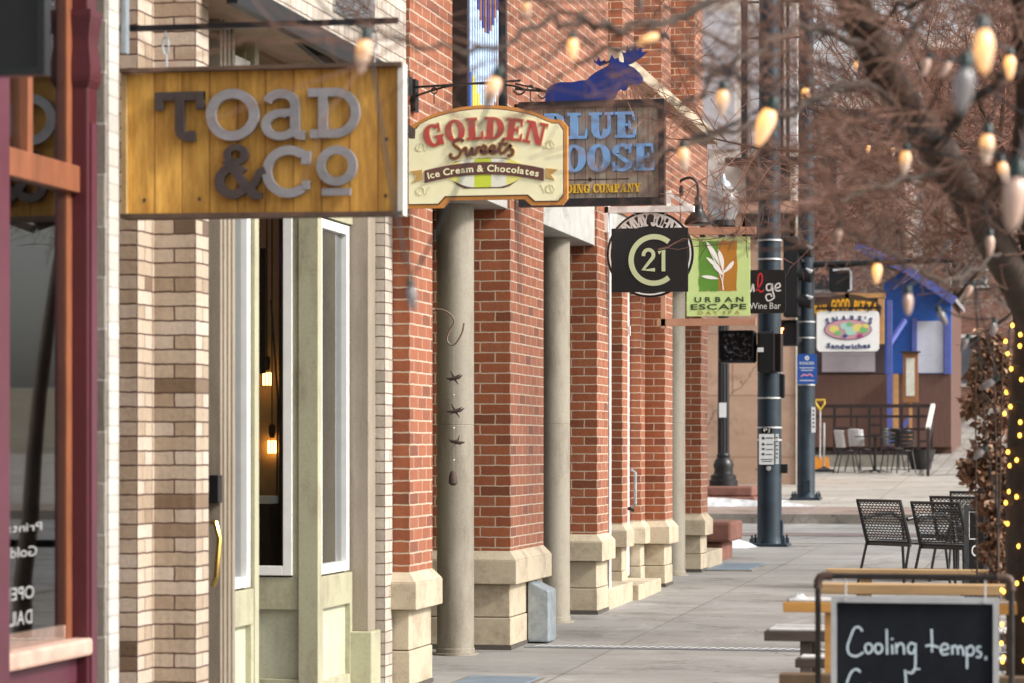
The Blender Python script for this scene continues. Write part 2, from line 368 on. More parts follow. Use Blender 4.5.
pav = groundmat('brick_pavers', (.28,.25,.22), (.40,.37,.34), .28, 1.6, .012, (.12,.10,.09))
pinkpav = groundmat('red_pavers', (.30,.22,.19), (.38,.29,.25), .2, .1, .006, (.15,.12,.1), .5)
kerbm = groundmat('kerb_stone', (.16,.14,.12), (.30,.27,.23))
dirt = groundmat('dry_grass', (.18,.15,.10), (.28,.24,.17))
snowm = M('old_snow', (.46,.465,.48), .8, var=.35, sc=7, bump=.6)
def sheet(name, x0, x1, Ys, mat, dz=0, zf=zg, xs=1):
    mb = MB()
    for a, b in zip(Ys[:-1], Ys[1:]):
        mb.face([(x0,a,zf(a)+dz),(x1,a,zf(a)+dz),(x1,b,zf(b)+dz),(x0,b,zf(b)+dz)])
    return tag(mb.build(name, mat), kind='structure')
E = 1e-4
zlow = lambda Y: zg(Y)-.12
# one big terrain sheet to the horizon
mb = MB(); Y = [-60,0,20,34.6-E,34.6,42.6-E,42.6,60,100,160,260,500,1500]
xs = [-800,-60,-20,20,60,800]
def zt(Y): return (zg(min(Y,160))-.2)
for a, b in zip(Y[:-1], Y[1:]):
    for p, q in zip(xs[:-1], xs[1:]): mb.face([(p,a,zt(a)),(q,a,zt(a)),(q,b,zt(b)),(p,b,zt(b))])
tag(mb.build('ground', dirt), kind='structure')
sheet('sidewalk', -6, 1.6, [-8,18.1,34.4], conc)
sheet('road', -60, 60, [34.6,42.45], asph, -.02)
sheet('side_road', 1.75, 12, [-8,18.1,34.6], asph, -.12)
mb = MB(); mb.box(1.6,-8,-.5,1.75,34.4,.0)
for i, v in enumerate(mb.v): mb.v[i] = (v[0], v[1], zg(v[1])+(.004 if v[2] == 0 else -.3))
tag(mb.build('kerb', kerbm), kind='structure')
mb = MB(); mb.box(-60,34.4,-.2,1.75,34.6,zg(34.4)+.003); tag(mb.build('kerb', kerbm), kind='structure')
mb = MB(); mb.box(-60,42.45,-.2,60,42.62,zg(42.6)+.003); tag(mb.build('kerb', kerbm), kind='structure')
sheet('sidewalk', -60, 60, [42.62,44.6], pinkpav)
conc2 = groundmat('far_concrete', (.36,.33,.29), (.46,.43,.39), 1.6, 1.6, .01, (.2,.18,.16))
sheet('sidewalk', -60, 60, [44.6,60,66], conc2, .001)
sheet('path', -3.4, 3.2, [56,60,160], pav, .006)
# brick stripe across the crossing
sheet('crossing_strip', -14, 6, [37.4,38.6], groundmat('dark_pavers', (.13,.10,.10), (.2,.16,.15)), -.014)
# ================================================================== MAROON SHOP (far left)
sh = thing('maroon_shopfront', 'maroon painted wooden shopfront with orange timber window frame at the left edge', 'shopfront', (-3.7,9.5,zg(9.5)))
def post(x0, y0, x1, y1, nm_='post', z0=-.1, z1=6):
    p = MB().box(x0,y0,z0,x1,y1,z1).build(nm_, maroon, sh, bevel=.006)
    return p
cx, cy = -3.6, 9.9
p1 = post(-3.668, 9.9, -3.6, 10.0)
MB().box(-3.60,9.92,-.1,-3.592,9.98,2.55).build('pilaster_strip', maroonp, p1)
c = MB()
for k in range(48):
    z = 2.68+k*.006; e = [.004,.02,.024,.024,.020,.014,.008,.006,.009,.015,.022,.028,.028][k//4]; e += ([.004,.02,.024,.024,.020,.014,.008,.006,.009,.015,.022,.028,.028][k//4+1]-e)*(k%4)/4; c.box(-3.668,9.9-e*.6,z,-3.6+e*.6,10.0+e*.3,z+.00599)
c.build('capital', maroon, p1)
p0 = post(-3.76, 8.4, -3.6, 9.105); MB().box(-3.6,8.42,-.1,-3.588,9.09,4).build('pilaster_strip', maroonp, p0)
XW = -3.665
MB().box(XW-.03,9.1,2.285,XW+.035,9.9,2.385).build('transom_bar', wood, sh, bevel=.004)
MB().box(XW-.012,9.84,.6,XW+.004,9.897,2.285).box(XW-.012,9.84,2.385,XW+.004,9.897,4.3).build('window_jamb', wood, sh)
MB().box(XW-.02,9.38,2.385,XW+.03,9.43,4.0).build('muntin', wood, sh)
MB().box(XW-.03,9.1,3.1,XW+.035,9.83,3.2).build('window_head', wood, sh)
MB().box(XW-.06,9.78,.6,XW-.035,9.84,4).build('inner_jamb', M('brown_paint', (.10,.045,.05), .5), sh)
g = MB().box(XW-.006,9.1,.62,XW,9.83,4.0).build('glass_pane', glassm('shop_glass', (.85,.86,.86), .12), sh)
MB().box(XW-.16,8.9,.6,XW-.001,9.9,.68).build('inner_sill', pinkstone, sh)
MB().box(XW,9.09,.565,-3.585,9.92,.63).build('sill', pinkstone, sh, bevel=.012)
MB().box(XW+.02,9.1,-.1,-3.66,9.9,.56).build('stall_riser', maroonp, sh)
mb = MB()
for a, b in ((9.12,9.45),(9.52,9.86)): mb.box(-3.66,a,.05,-3.635,b,.44)
mb.box(-3.66,9.1,.46,-3.64,9.9,.56); mb.build('riser_panel', maroonp, sh, bevel=.01)
MB().box(-3.9,6,4.0,-3.6,10.06,6).build('fascia', maroon, sh)
# room behind the glass
MB().box(-4.6,10.2,-.1,-3.905,10.3,4).build('reflected_brick', cream, sh, uvo=(-3.905-19.6,0)); MB().box(-3.904,10.14,-.1,-3.72,10.3,4).build('reflected_panel', maroon, sh)  # brick wall and panel added in place of reflections in the pane
MB().box(-7.5,6,-.1,-7.4,10.3,4).box(-7.4,10.2,-.1,-4.605,10.35,4).box(-7.4,6,3.3,-3.95,10.2,3.4).box(-7.4,6,-.1,-3.9,10.2,.0).build('room_wall', darkb, sh)
# lettering stuck on the window (seen edge on, mirrored)
mb = MB()
def glyph_on_x(mb, txt, y0, y1, zb, h, X):
    G = [fglyph(c, .01) for c in txt]; tot = sum(g[2] for g in G); k = (y1-y0)/tot; cy_ = y0
    for g in G:
        for f in g[1]: mb.face([(X, cy_+g[0][i][0]*k, zb+g[0][i][1]*h) for i in f])
        cy_ += g[2]*k
glyph_on_x(mb, 'Golden', 9.55, 9.15, .95, .036, XW+.002); glyph_on_x(mb, 'Prints /', 9.6, 9.15, 1.04, .03, XW+.002); glyph_on_x(mb, 'OPEN', 9.52, 9.2, .80, .045, XW+.002); glyph_on_x(mb, 'DAILY', 9.5, 9.2, .71, .05, XW+.002)
mb.build('lettering', M('worn_lettering', (.30,.30,.30), .6), sh)
tag(sh, kind='thing')
t = thing('lit_display', 'small orange lit display glowing low inside the maroon shop window', 'display', atY(24,510,10.05))
q0 = atY(14,508,10.05); q1 = atY(33,455,10.05); MB().box(q0.x,10.05,q0.z,q1.x,10.08,q1.z).build('lit_panel', EM('display_orange', (1,.45,.14), .8), t); MB().box(q0.x-.01,10.06,.0,q1.x+.01,10.12,q0.z-.001).build('stand', black, t)
# dark blank sign hanging in the corner above
S = Sign(8.0, 20, 30); bs = thing('hanging_sign', 'black framed blank sign cut off by the top left corner', 'sign', S.P(-40,70)) 
a = MB(); S.poly(a, [(-120,-80),(40,-80),(40,68),(-120,68)], -.02, .01); a.build('board', black, bs)
a = MB(); S.poly(a, [(40.3,-80),(47,-80),(47,76),(40.3,76)], -.03, .02); S.poly(a, [(-120,68.3),(40,68.3),(40,76),(-120,76)], -.03, .02); a.build('frame', blackg, bs, bevel=.002)
a = MB(); q = S.P(-80,-70); a.bar((q[0]+.1,8,q[2]),(-3.74,8,q[2]),.03,.03); a.build('bracket', black, bs)
# ================================================================== CREAM BRICK BUILDING
cb = thing('cream_brick_building', 'cream brick shop building with a sage green recessed shopfront behind the yellow wooden sign', 'building', (-4,12.5,zg(12.5)))
MB().box(-4.2,10.37,-.1,-3.7,10.51,7).build('pilaster', [greyb], cb, uvo=(-3.7,10.39))
MB().box(-3.7,10.385,-.1,-3.69,10.50,7).build('pilaster_facing', brick('whitewashed_brick', [(0,(.50,.48,.44)),(1,(.66,.64,.60))], (.42,.40,.37), bw=.3), cb)
MB().box(-4.6,11.45,-.1,-3.94,11.70,7).build('jamb', cream, cb, uvo=(-3.94-19.6,11.45-19.6))
MB().box(-4.4,10.68,-.1,-4.02,11.45,7).build('shaded_recess', M('shadow_gap', (.10,.06,.045), .9), cb)  # wall coloured dark for the shade in the gap
MB().box(-3.946,11.67,-.1,-3.75,11.853,7).build('pier', cream, cb, uvo=(-3.946-33.32,11.67-33.32))
MB().box(-3.95,14.99,-.1,-3.94,15.0,1).build('joint', black, cb)
p = atY(385, 0, 15.07); q = atY(357, 0, 15.07)
MB().box(q.x-.3,15.07,-.1,p.x,15.24,7).build('pier', creamp, cb, uvo=(p.x-39.2,15.07-39.2))
# shopfront of the cream building
XS = -3.89
sf = MB().box(-4.0,12.3,-.1,-3.835,12.53,3.9).build('door_post', taupe, cb)
for k in range(3): MB().box(-3.835,12.33+.065*k,-.1,-3.826,12.36+.065*k,3.9).build('reeding', taupe, sf)
fr = MB()
def framed(mb, x, y0, y1, z0, z1, w, d, m=0):  # street-facing frame
    mb.box(x-d,y0,z0,x,y0+w,z1,m).box(x-d,y1-w,z0,x,y1,z1,m).box(x-d,y0+w,z0,x,y1-w,z0+w,m).box(x-d,y0+w,z1-w,x,y1-w,z1,m)
def framedY(mb, y, x0, x1, z0, z1, w, d, m=0):
    mb.box(x0,y,z0,x0+w,y+d,z1,m).box(x1-w,y,z0,x1,y+d,z1,m).box(x0+w,y,z0,x1-w,y+d,z0+w,m).box(x0+w,y,z1-w,x1-w,y+d,z1,m)
ZR = .655   # top of the rail under the windows
def bayx(y0, y1, X, name='window_bay'):
    o = MB().box(X-.08,y0,-.1,X-.03,y1,ZR-.17).build(name, olivelt, cb)
    mb = MB(); mb.box(X-.06,y0,ZR-.17,X,y1,ZR); w = .045
    mb.box(X-.06,y0,.1,X,y0+w,ZR-.17).box(X-.06,y1-w,.1,X,y1,ZR-.17).box(X-.06,y0,-.1,X,y1,.1); mb.build('rail', olive, o, bevel=.003)
    mb = MB(); framed(mb, X-.012, y0+.02, y1-.02, ZR+.01, 2.55, .05, .05); framed(mb, X-.012, y0+.02, y1-.02, 2.65, 3.2, .05, .05); mb.build('sash', white, o, bevel=.003)
    MB().box(X-.05,y0+.06,ZR+.05,X-.045,y1-.06,3.2).build('glass_pane', glass, o)
    MB().box(X-.08,y0,ZR,X-.04,y0+.02,3.25).box(X-.08,y1-.02,ZR,X-.04,y1,3.25).box(X-.06,y0,2.56,X,y1,2.64).build('mullion', olive, o)
    return o
bayx(12.535, 13.02, XS); bayx(14.25, 14.9, XS)
MB().box(-4.0,13.02,-.1,XS+.004,13.09,3.3).build('corner_post', olive, cb)
MB().box(-3.99,14.17,-.1,XS+.003,14.25,3.3).build('corner_post', olive, cb)
X0, X1 = -4.62, -3.99; Yf = 14.18
o = MB().box(X0,Yf+.03,-.1,X1,Yf+.08,ZR-.17).build('window_bay', olivelt, cb)
mb = MB(); mb.box(X0,Yf,ZR-.17,X1,Yf+.06,ZR); w = .07
xr = atY(305,0,Yf).x
mb.box(xr,Yf,.12,X1,Yf+.06,ZR-.17).box(X0,Yf,-.1,X1,Yf+.06,.12); mb.build('rail', olive, o, bevel=.003)
mb = MB(); xl = -4.6; xw = atY(292.5,0,Yf).x; framedY(mb, Yf-.01, xl, xw, ZR+.01, 2.9, .05, .05); mb.build('sash', white, o, bevel=.003)
MB().box(xl+.05,Yf+.02,ZR+.06,xw-.05,Yf+.025,2.85).build('glass_pane', glassm('clear_glass', (.8,.82,.8), .0), o)
MB().box(xw,Yf,ZR,X1,Yf+.06,3.3).box(X0,Yf,2.9,xw,Yf+.06,3.3).build('mullion', olive, o)
# end post with plinth
pp = MB().box(-4.0,14.9,.33,-3.80,15.06,3.9).build('end_post', taupe, cb, bevel=.004)
MB().box(-4.01,14.86,-.1,-3.77,15.064,.33).build('plinth', olive, pp, bevel=.008)
# entrance alcove: floor, door, ceiling, inner room
MB().box(-5.3,13.09,-.1,-5.25,14.18,3.3).build('alcove_door', taupe, cb)
MB().box(-5.25,11.9,3.28,XS-.06,14.9,3.34).build('alcove_ceiling', M('brown_soffit', (.22,.14,.08), .7), cb)
MB().box(-8.5,10.7,-.1,-8.4,15.1,3.4).box(-8.4,15.12,-.1,-4.2,15.2,3.4).box(-8.4,10.72,-.1,-4.6,10.8,3.4).build('room_wall', M('ochre_wall', (.50,.33,.15), .8), cb)
# door handle and entry box on the post
MB().tube([(-3.79,12.05,.72),(-3.76,12.0,.76),(-3.745,12.0,.93),(-3.77,12.02,1.0),(-3.80,12.05,1.0)], .012, 8).build('door_handle', M('brass', (.6,.42,.12), .25, metal=1), cb, smooth=True)
b1 = atY(214,475,12.28); b2 = atY(221,503,12.28)
MB().box(b1.x-.03,12.24,b2.z,b2.x,12.3,b1.z).build('entry_panel', black, cb, bevel=.004)
# projecting bay above with dark edge beam and pale fascia
MB().box(-4.3,11.75,3.30,-3.62,14.95,3.36).build('bay_soffit', M('tan_soffit', (.34,.24,.16), .7), cb)
MB().box(-3.62,11.7,3.27,-3.57,14.98,3.37).build('bay_edge_beam', black, cb)
MB().box(-4.3,11.75,3.37,-3.60,14.95,6.5).build('bay_wall', creamp, cb)
MB().box(-3.6,12.2,3.5,-3.585,12.9,5).box(-3.6,13.4,3.5,-3.585,14.2,5).build('bay_window', glass, cb)
MB().bar((-3.8,11.8,3.52),(-3.55,14.9,3.05),.03,.05).build('awning_arm', black, cb)
# things in the shop
def hang(px, py0, py1, Y, lab):
    p = atY(px, py1, Y); t = thing('pendant_lamp', lab, 'lamp', p)
    MB().tube([atY(px,py0,Y), atY(px,py1-14,Y)], .004, 5).build('cord', black, t)
    MB().lathe([(.012,0),(.02,.03),(.02,.07),(.008,.08)], atY(px,py1-8,Y), 10).build('socket', black, t)
    h = MB(); c0 = atY(px, py1, Y)
    for k in range(3): h.tube([c0+Vector((-.018+.018*k,0,.03)), c0+Vector((-.018+.018*k,0,-.04))], .006, 6)
    h.build('bulb', EM('lamp_filament', (1,.50,.14), 11), t)
hang(267, 100, 378, 15.0, 'lit bare bulb pendant lamp inside the sage shop window'); hang(272, 100, 446, 15.08, 'lower lit pendant lamp on a cord inside the sage shop window')
t = thing('black_banner', 'tall narrow black banner hanging inside the sage shop window', 'banner', atY(262,380,14.6))
MB().box(atY(254,0,14.6).x,14.6,atY(0,375,14.6).z,atY(265,0,14.6).x,14.62,atY(0,252,14.6).z).build('cloth', black, t)
MB().tube([atY(259,252,14.61),atY(259,228,14.61)],.004,5).build('cord', black, t)
t = thing('window_stand', 'thin dark metal stand beside the lamps inside the sage shop window', 'stand', atY(281,575,14.9))
MB().tube([atY(281,575,14.9),atY(281,190,14.9)],.012,8).tube([atY(276,575,14.9),atY(278,400,14.9),atY(271,300,14.9)],.006,6).build('pole', black, t)
MB().lathe([(.09,0),(.09,.015),(.015,.03)], atY(281,578,14.9), 16).build('base', black, t)
t = thing('display_cabinet', 'low black display cabinet inside the sage shop window', 'cabinet', atY(262,575,14.75))
q0 = atY(250,578,14.75); q1 = atY(270,500,14.75); MB().box(q0.x-.2,14.75,.3,q1.x,15.0,q1.z-.02).build('body', black, t); MB().box(q0.x-.22,14.74,q1.z-.02,q1.x+.005,15.0,q1.z+.02).build('top', white, t)
t = thing('neon_light', 'small purple neon light glowing in the sage shop window', 'light', atY(256,256,14.7))
MB().tube([atY(255+4*cos(k/8*2*pi), 254+7*sin(k/8*2*pi), 14.7) for k in range(9)], .005, 6).build('neon_tube', EM('neon_purple', (.8,.15,.9), 8), t)
# ================================================================== RED BRICK BUILDING
rb = thing('red_brick_building', 'red brick building with sandstone pier bases and round beige columns along the sidewalk', 'building', (-4,21.5,zg(21.5)))
XP = -3.65; SOF = 2.93
def pier(x0, y0, x1, y1, z0c, hc=.22, topz=SOF, e=.05, zb=None, capz=None, eb=.0):
    zc0 = z0c; g0 = zg(y0)
    o = MB().box(x0,y0,zc0+hc,x1,y1,topz).build('brick_pier', red, rb, uvo=(x1,y0))
    mb = MB(); mb.box(x0-e,y0-e,zc0,x1+e,y1+e,zc0+hc*.72).frustum(x0-e,y0-e,zc0+hc*.72,x1+e,y1+e,zc0+hc,e); mb.build('stone_cap', stone, o, bevel=.006)
    mb = MB(); h = zc0-g0
    mb.box(x0+.006,y0+.006,g0+h*.5,x1-.006,y1-.006,zc0-.004); mb.box(x0,y0,g0+.03,x1,y1,g0+h*.5-.006)
    mb.build('stone_base', stone, o, bevel=.005)
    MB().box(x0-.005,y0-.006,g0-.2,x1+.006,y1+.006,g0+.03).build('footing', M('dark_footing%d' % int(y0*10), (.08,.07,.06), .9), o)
    return o
# cap bottom heights from the picture
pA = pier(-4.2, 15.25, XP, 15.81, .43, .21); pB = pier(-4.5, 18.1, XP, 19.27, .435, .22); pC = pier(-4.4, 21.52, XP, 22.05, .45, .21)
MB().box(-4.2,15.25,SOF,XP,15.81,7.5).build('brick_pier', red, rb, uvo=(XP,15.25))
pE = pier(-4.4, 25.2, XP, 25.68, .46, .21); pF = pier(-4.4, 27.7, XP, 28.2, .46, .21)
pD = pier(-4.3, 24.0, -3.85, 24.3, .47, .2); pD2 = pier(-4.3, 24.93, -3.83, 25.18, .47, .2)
# ledges
MB().box(-3.95,22.05,zg(22)-.1,XP+.003,23.3,zg(22)+.17).build('stone_ledge', stone, rb, bevel=.008)
MB().box(-4.3,23.32,zg(23)-.1,-3.6,24.62,zg(23)+.13).build('stone_step', stone, rb, bevel=.008)
MB().box(-4.2,28.2,zg(28)-.1,XP+.002,29.4,zg(28)+.18).build('stone_ledge', stone, rb, bevel=.008)
MB().box(-4.2,28.2,zg(28)+.18,-3.75,28.5,zg(28)+.5).build('stone_ledge', stone, rb, bevel=.008)
def column(cx, cy, r=.12):
    z = zg(cy); MB().lathe([(r+.03,z-.05),(r+.03,z+.012),(r+.006,z+.014),(r+.006,z+.04),(r,z+.045),(r,z+1.48),(r-.002,z+1.482),(r-.002,z+1.487),(r,z+1.489),(r,SOF+.02)], (cx,cy,0), 32).build('column', beige, rb, smooth=True)
c1 = at(455.5,655,18.15); column(c1.x, c1.y); c2 = at(554,620,21.04); column(c2.x, c2.y); c3 = at(673,575,27.4); column(c3.x, c3.y)
column(-3.9, 29.9) if False else None
# lintel beams between the piers
for a, b in ((15.81,18.1),(19.27,21.52),(22.05,25.2),(25.68,27.7)):
    MB().box(-4.05,a,SOF-.02,XP-.02,b,SOF+.33).build('lintel_beam', grey, rb, bevel=.004)
MB().box(-4.9,15.8,SOF+.02,-4.05,28.1,SOF+.08).build('soffit', beige, rb)
up = MB(); up.box(-4.4,15.81,SOF+.33,XP-.002,22.05,7.5); up.build('upper_wall', red, rb, uvo=(XP,15.81))
for a, b in ((18.1,19.27),(21.52,22.05)): MB().box(-4.3,a,SOF,XP,b,SOF+.33).build('brick_pier', red, rb, uvo=(XP,a))
for a, b in ((25.2,25.68),(27.7,28.2)): MB().box(-4.3,a,SOF,XP,b,SOF+.33).build('brick_pier', red, rb, uvo=(XP,a))
MB().box(-4.4,22.052,SOF+.33,XP-.003,28.2,4.42).build('upper_wall', red, rb, uvo=(XP,22.052))
# sloped-looking stone coping
MB().box(-4.4,22.056,4.42,XP+.09,28.32,4.53).build('stone_coping', stone, rb, bevel=.008)
MB().box(-4.8,22.06,4.53,-4.0,28.1,9).build('set_back_wall', M('pale_render', (.62,.52,.46), .8, var=.12, sc=2), rb)
for y, x in ((23.2,-3.72),(25.6,-3.74),(27.9,-3.74)): MB().box(-4.0,y,4.53,x,y+.6,9).build('upper_pilaster', red, rb, uvo=(x,y))
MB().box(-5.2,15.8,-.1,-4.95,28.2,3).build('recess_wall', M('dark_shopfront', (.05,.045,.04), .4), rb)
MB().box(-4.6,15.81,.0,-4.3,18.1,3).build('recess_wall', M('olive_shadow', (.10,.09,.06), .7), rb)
MB().box(-12,15.5,-.1,-5.3,28.2,7.4).build('back_block', farbrick, rb)
# white downpipe, door with handle
MB().tube([atY(609.5,600,22.2)+Vector((0,0,-.1)), atY(609.5,200,22.2)], .014, 10).build('downpipe', white, rb, smooth=True)
dd = MB().box(-3.99,24.36,zg(24)+.13,-3.93,24.9,2.9).build('door', white, rb, bevel=.004)
q = atY(632,470,24.4); MB().tube([q+Vector((0,0,0)), q+Vector((.035,-.03,-.02)), q+Vector((.035,-.03,-.3)), q+Vector((0,0,-.33))], .012, 8).build('door_handle', steel, dd, smooth=True)
q = atY(627,508,24.35); MB().tube([q, q+Vector((.06,-.04,-.02))], .016, 8).build('door_stop', black, dd)
q = atY(628.5,330,24.4); MB().box(q.x-.02,24.33,q.z-.05,q.x+.025,24.36,q.z+.03).build('hinge', white, dd)
# steel splash box at pier B
x0 = XP+.004; u = MB(); yA = 18.66; yB = 18.93; zb = zg(18.7); w = .15
u.hexa([(x0,yA,zb+.01),(x0+w,yA,zb+.01),(x0+w,yB,zb+.01),(x0,yB,zb+.01),(x0,yA,zb+.43),(x0+w,yA,zb+.36),(x0+w,yB,zb+.36),(x0,yB,zb+.43)])
u.build('downspout_cover', steel, rb, bevel=.012)
# stained glass style framed panel high on the wall
t = thing('wall_artwork', 'black framed panel of blue, white and yellow stripes high on the red brick wall', 'wall art', (-3.62,16.6,3.4))
ya, yb = 16.35, 17.55; z0 = 3.32; z1 = 4.6
f_ = MB(); framed(f_, XP+.09, ya, yb, z0, z1, .05, .09); f_.build('frame', black, t, bevel=.003)
cols = {0:(.05,.12,.5),1:(.45,.6,.8),2:(.75,.62,.10),3:(.25,.12,.08),4:(.03,.04,.25)}
ms = [M('stripe_%d' % k, c, .5, var=.1) for k, c in cols.items()]
mb = MB(); rnd = random.Random(3); n = 15
for k in range(n):
    y = ya+.05+(yb-ya-.1)*k/n; y2 = ya+.05+(yb-ya-.1)*(k+.55)/n; zz = z0+.05
    w1 = z0+.18+.12*sin(k*.5); w2 = z0+.75+.15*sin(k*.4+1)
    mb.box(XP+.01,y,zz,XP+.05,y2,w1,2 if 3 < k < 9 else (0 if k < 4 else 3)); mb.box(XP+.01,y,w1,XP+.05,y2,w2,1 if k > 2 else 0); mb.box(XP+.01,y,w2,XP+.05,y2,z1-.05,3 if k % 2 else 4)
mb.build('stripe_panel', ms, t); MB().box(XP+.004,ya+.05,z0+.05,XP+.01,yb-.05,z1-.05).build('backing', M('artwork_backing', (.4,.38,.36)), t)
# red stone blocks at the far corner of the building and the planter wall over the road
t = thing('stone_block_bench', 'two stacked red sandstone blocks just past the last brick pier', 'stone bench', (-3.8,30.3,zg(30)))
MB().box(-4.4,30.0,zg(30)-.05,-3.72,30.9,zg(30)+.2).build('lower_block', redstone, t, bevel=.03); MB().box(-4.5,29.9,zg(30)+.205,-3.62,31.0,zg(30)+.42).build('upper_block', redstone, t, bevel=.03)
t = thing('planter_wall', 'low red sandstone planter wall with snow along its foot across the road', 'planter', (-7,44.9,zg(44)))
pw = atY(755,0,44.9).x
MB().box(-12,44.9,.2,pw,46.4,zg(44)+.17).build('lower_course', redstone, t, bevel=.03); MB().box(-12,44.96,zg(44)+.174,pw-.05,46.4,zg(44)+.335).build('upper_course', redstone, t, bevel=.03)
# covers and drain
def plate(px0, px1, y0, y1, lab):
    pts = []
    for (x, yy) in ((px0,y0),(px1,y0),(px1,y1),(px0,y1)):
        d = ZC*F/(yy-HY)
        for _ in range(8): d = (ZC-zg(at(x,0,d).y))*F/(yy-HY)
        pts.append(at(x, yy, d))
    a, b = pts[0].x, pts[1].x; ya = pts[0].y; yb = pts[3].y; z = zg((ya+yb)/2)
    t = thing('access_cover', lab, 'access cover', ((a+b)/2,(ya+yb)/2,z))
    MB().box(a,ya,z-.05,b,yb,z+.012).build('plate', M('blue_steel', (.20,.26,.32), .55, metal=.4, var=.2, sc=6), t, bevel=.004); MB().box(a-.03,ya-.03,z-.05,b+.03,yb+.03,z+.006).build('rim', kerbm, t)
plate(705,750,571,563,'blue grey steel access cover in the sidewalk beside the last brick pier'); plate(436,512,692,676,'blue grey steel access cover in the sidewalk in front of the nearest round column')
yd = 18.05; t = thing('trench_drain', 'perforated steel trench drain crossing the sidewalk', 'drain', (-1.8,yd,zg(yd)))
MB().box(XP+.05,yd+.25,zg(yd)-.05,1.4,yd+.49,zg(yd)+.009).build('grate', M('drain_steel', (.20,.21,.22), .5, metal=.3), t)
mb = MB(); x = XP+.1
while x < 1.3:
    z = zg(yd)+.012; mb.face([(x,yd+.30,z),(x+.028,yd+.30,z),(x+.068,yd+.44,z),(x+.04,yd+.44,z)]); x += .058
mb.build('slots', M('slot_metal', (.75,.78,.80), .4), t)
# snow
def snow(name, cx, cy, rx, ry, h, lab, seed):
    rn = random.Random(seed); mb = MB(); n = 22; rings = 5; c = []
    prof = [1+.25*rn.uniform(-1,1) for _ in range(n)]
    pts = []
    for r_ in range(rings+1):
        f = r_/rings
        for j in range(n):
            t_ = 2*pi*j/n; rr = f*prof[j]; x = cx+rx*rr*cos(t_); y = cy+ry*rr*sin(t_)
            pts.append((x, y, zg(y)+h*(1-f**2)*(.75+.5*rn.random())+(-.01 if r_ == rings else .01)))
    mb.v = pts
    for r_ in range(rings):
        for j in range(n):
            a = r_*n+j; b = r_*n+(j+1) % n; mb.f.append([a, b, b+n, a+n]); mb.m.append(0)
    o = mb.build(name, snowm, smooth=True, angle=180); tag(o, kind='stuff'); o['label'] = lab
snow('snow', -4.25, 33.2, .5, .4, .12, 'small heap of old snow left of the big pole', 1)
snow('snow', -6.6, 44.7, 2.2, .2, .12, 'strip of snow below the red stone planter', 2)
snow('snow', -5.1, 46.2, .5, .3, .02, 'snow round the foot of the far pole', 5)
# ================================================================== HANGING SIGNS
def planks(name, c1, c2, w_px_m, seam):
    m, nt, b = nm(name); n = noise(nt, 3.2, 7, .7, stretch=(3.5,1,.55)); n2 = noise(nt, 22, 5, .75, stretch=(2.2,1,.35))
    r = ramp(nt, n.outputs[0], [(.3, c1), (.62, c2)])
    c = mixc(nt, .55, r.outputs[0], ramp(nt, n2.outputs[0], [(.32, (.5,.45,.4)), (.6, (1,1,1))]).outputs[0], 'MULTIPLY')
    tc = nt.nodes.new('ShaderNodeUVMap'); t = nt.nodes.new('ShaderNodeTexBrick'); t.offset = .37; t.squash = 1
    for k, v in (('Color1', (.72,.70,.66,1)), ('Color2', (1.0,1,1,1)), ('Mortar', (*seam,1)), ('Scale', 1), ('Mortar Size', .0025), ('Mortar Smooth', .3), ('Bias', 0), ('Brick Width', w_px_m), ('Row Height', 9)): t.inputs[k].default_value = v
    nt.links.new(tc.outputs[0], t.inputs[0]); c = mixc(nt, 1, c, t.outputs['Color'], 'MULTIPLY')
    nt.links.new(c, b.inputs['Base Color']); b.inputs['Roughness'].default_value = .65; bumpn(nt, b, n2.outputs[0], .35, .003); return m
yw = planks('yellow_planks', (.46,.20,.03), (1.0,.57,.12), .114, (.25,.15,.1))
gw = planks('grey_barn_planks', (.26,.22,.19), (.66,.57,.47), .07, (.2,.18,.16))
lettm = M('brushed_metal', (.30,.295,.31), .42, metal=.3, var=.25, sc=5, stretch=(1,1,2))
lettd = M('dark_weathered_metal', (.075,.058,.055), .5, metal=.35, var=.25, sc=10)
framew = M('weathered_frame', (.10,.06,.04), .8, var=.4, sc=10)
# ---- wooden shop sign
S = Sign(10.6, 262, 142); t = thing('wooden_shop_sign', 'large yellow plank sign with big raised grey metal letters hung from a black bar', 'sign', S.P(262,218))
a = MB(); S.poly(a, [(125,69),(397,69),(397,214),(125,214)], -.045, 0); a.build('plank_board', yw, t)
a = MB(); S.poly(a, [(121,66),(403,67),(403,71),(121,70)], -.06, .045); a.build('frame_rail', framew, t, bevel=.003)
a = MB(); S.poly(a, [(121,212),(403,214),(403,218),(121,217)], -.06, .03); a.build('frame_rail', framew, t, bevel=.003)
a = MB(); S.poly(a, [(121,70.3),(126,70.3),(126,212),(121,212)], -.06, .02); a.build('frame_stile', M('yellowed_frame', (.45,.30,.13), .7, var=.3), t)
a = MB(); S.poly(a, [(398,67),(403.5,67),(403.5,218),(398,218)], -.046, .02); a.build('frame_stile', whitew, t, bevel=.003)  # white here paints the lit street-side edge of the sign
D0, D1 = .012, .035
def letter(name, fn, m=lettm):
    a = MB(); fn(a); a.build(name, m, t, bevel=.0015)
def rb_(a, pts, w, e=0): S.ribbon(a, pts, w, D0, D1+e)
def L_T(a):
    rb_(a, [(157,95),(206,95)], 8.5); rb_(a, [(160.5,91),(160.5,109)], 8, .0006); rb_(a, [(202,91),(202,109)], 8, .0009)
    rb_(a, [(181.5,91.5),(181.5,128)]+arcpts(188,128,6.5,8,180,270,6)+[(197,136)], 9.5, .0012)
    rb_(a, [(193,130),(193,139)], 6.5, .0015)
letter('letter', L_T, lettd)
letter('letter', lambda a: S.ring(a, 234.5, 115, 26.5, 26, 17, 16.5, 0, 360, D0, D1, n=40))
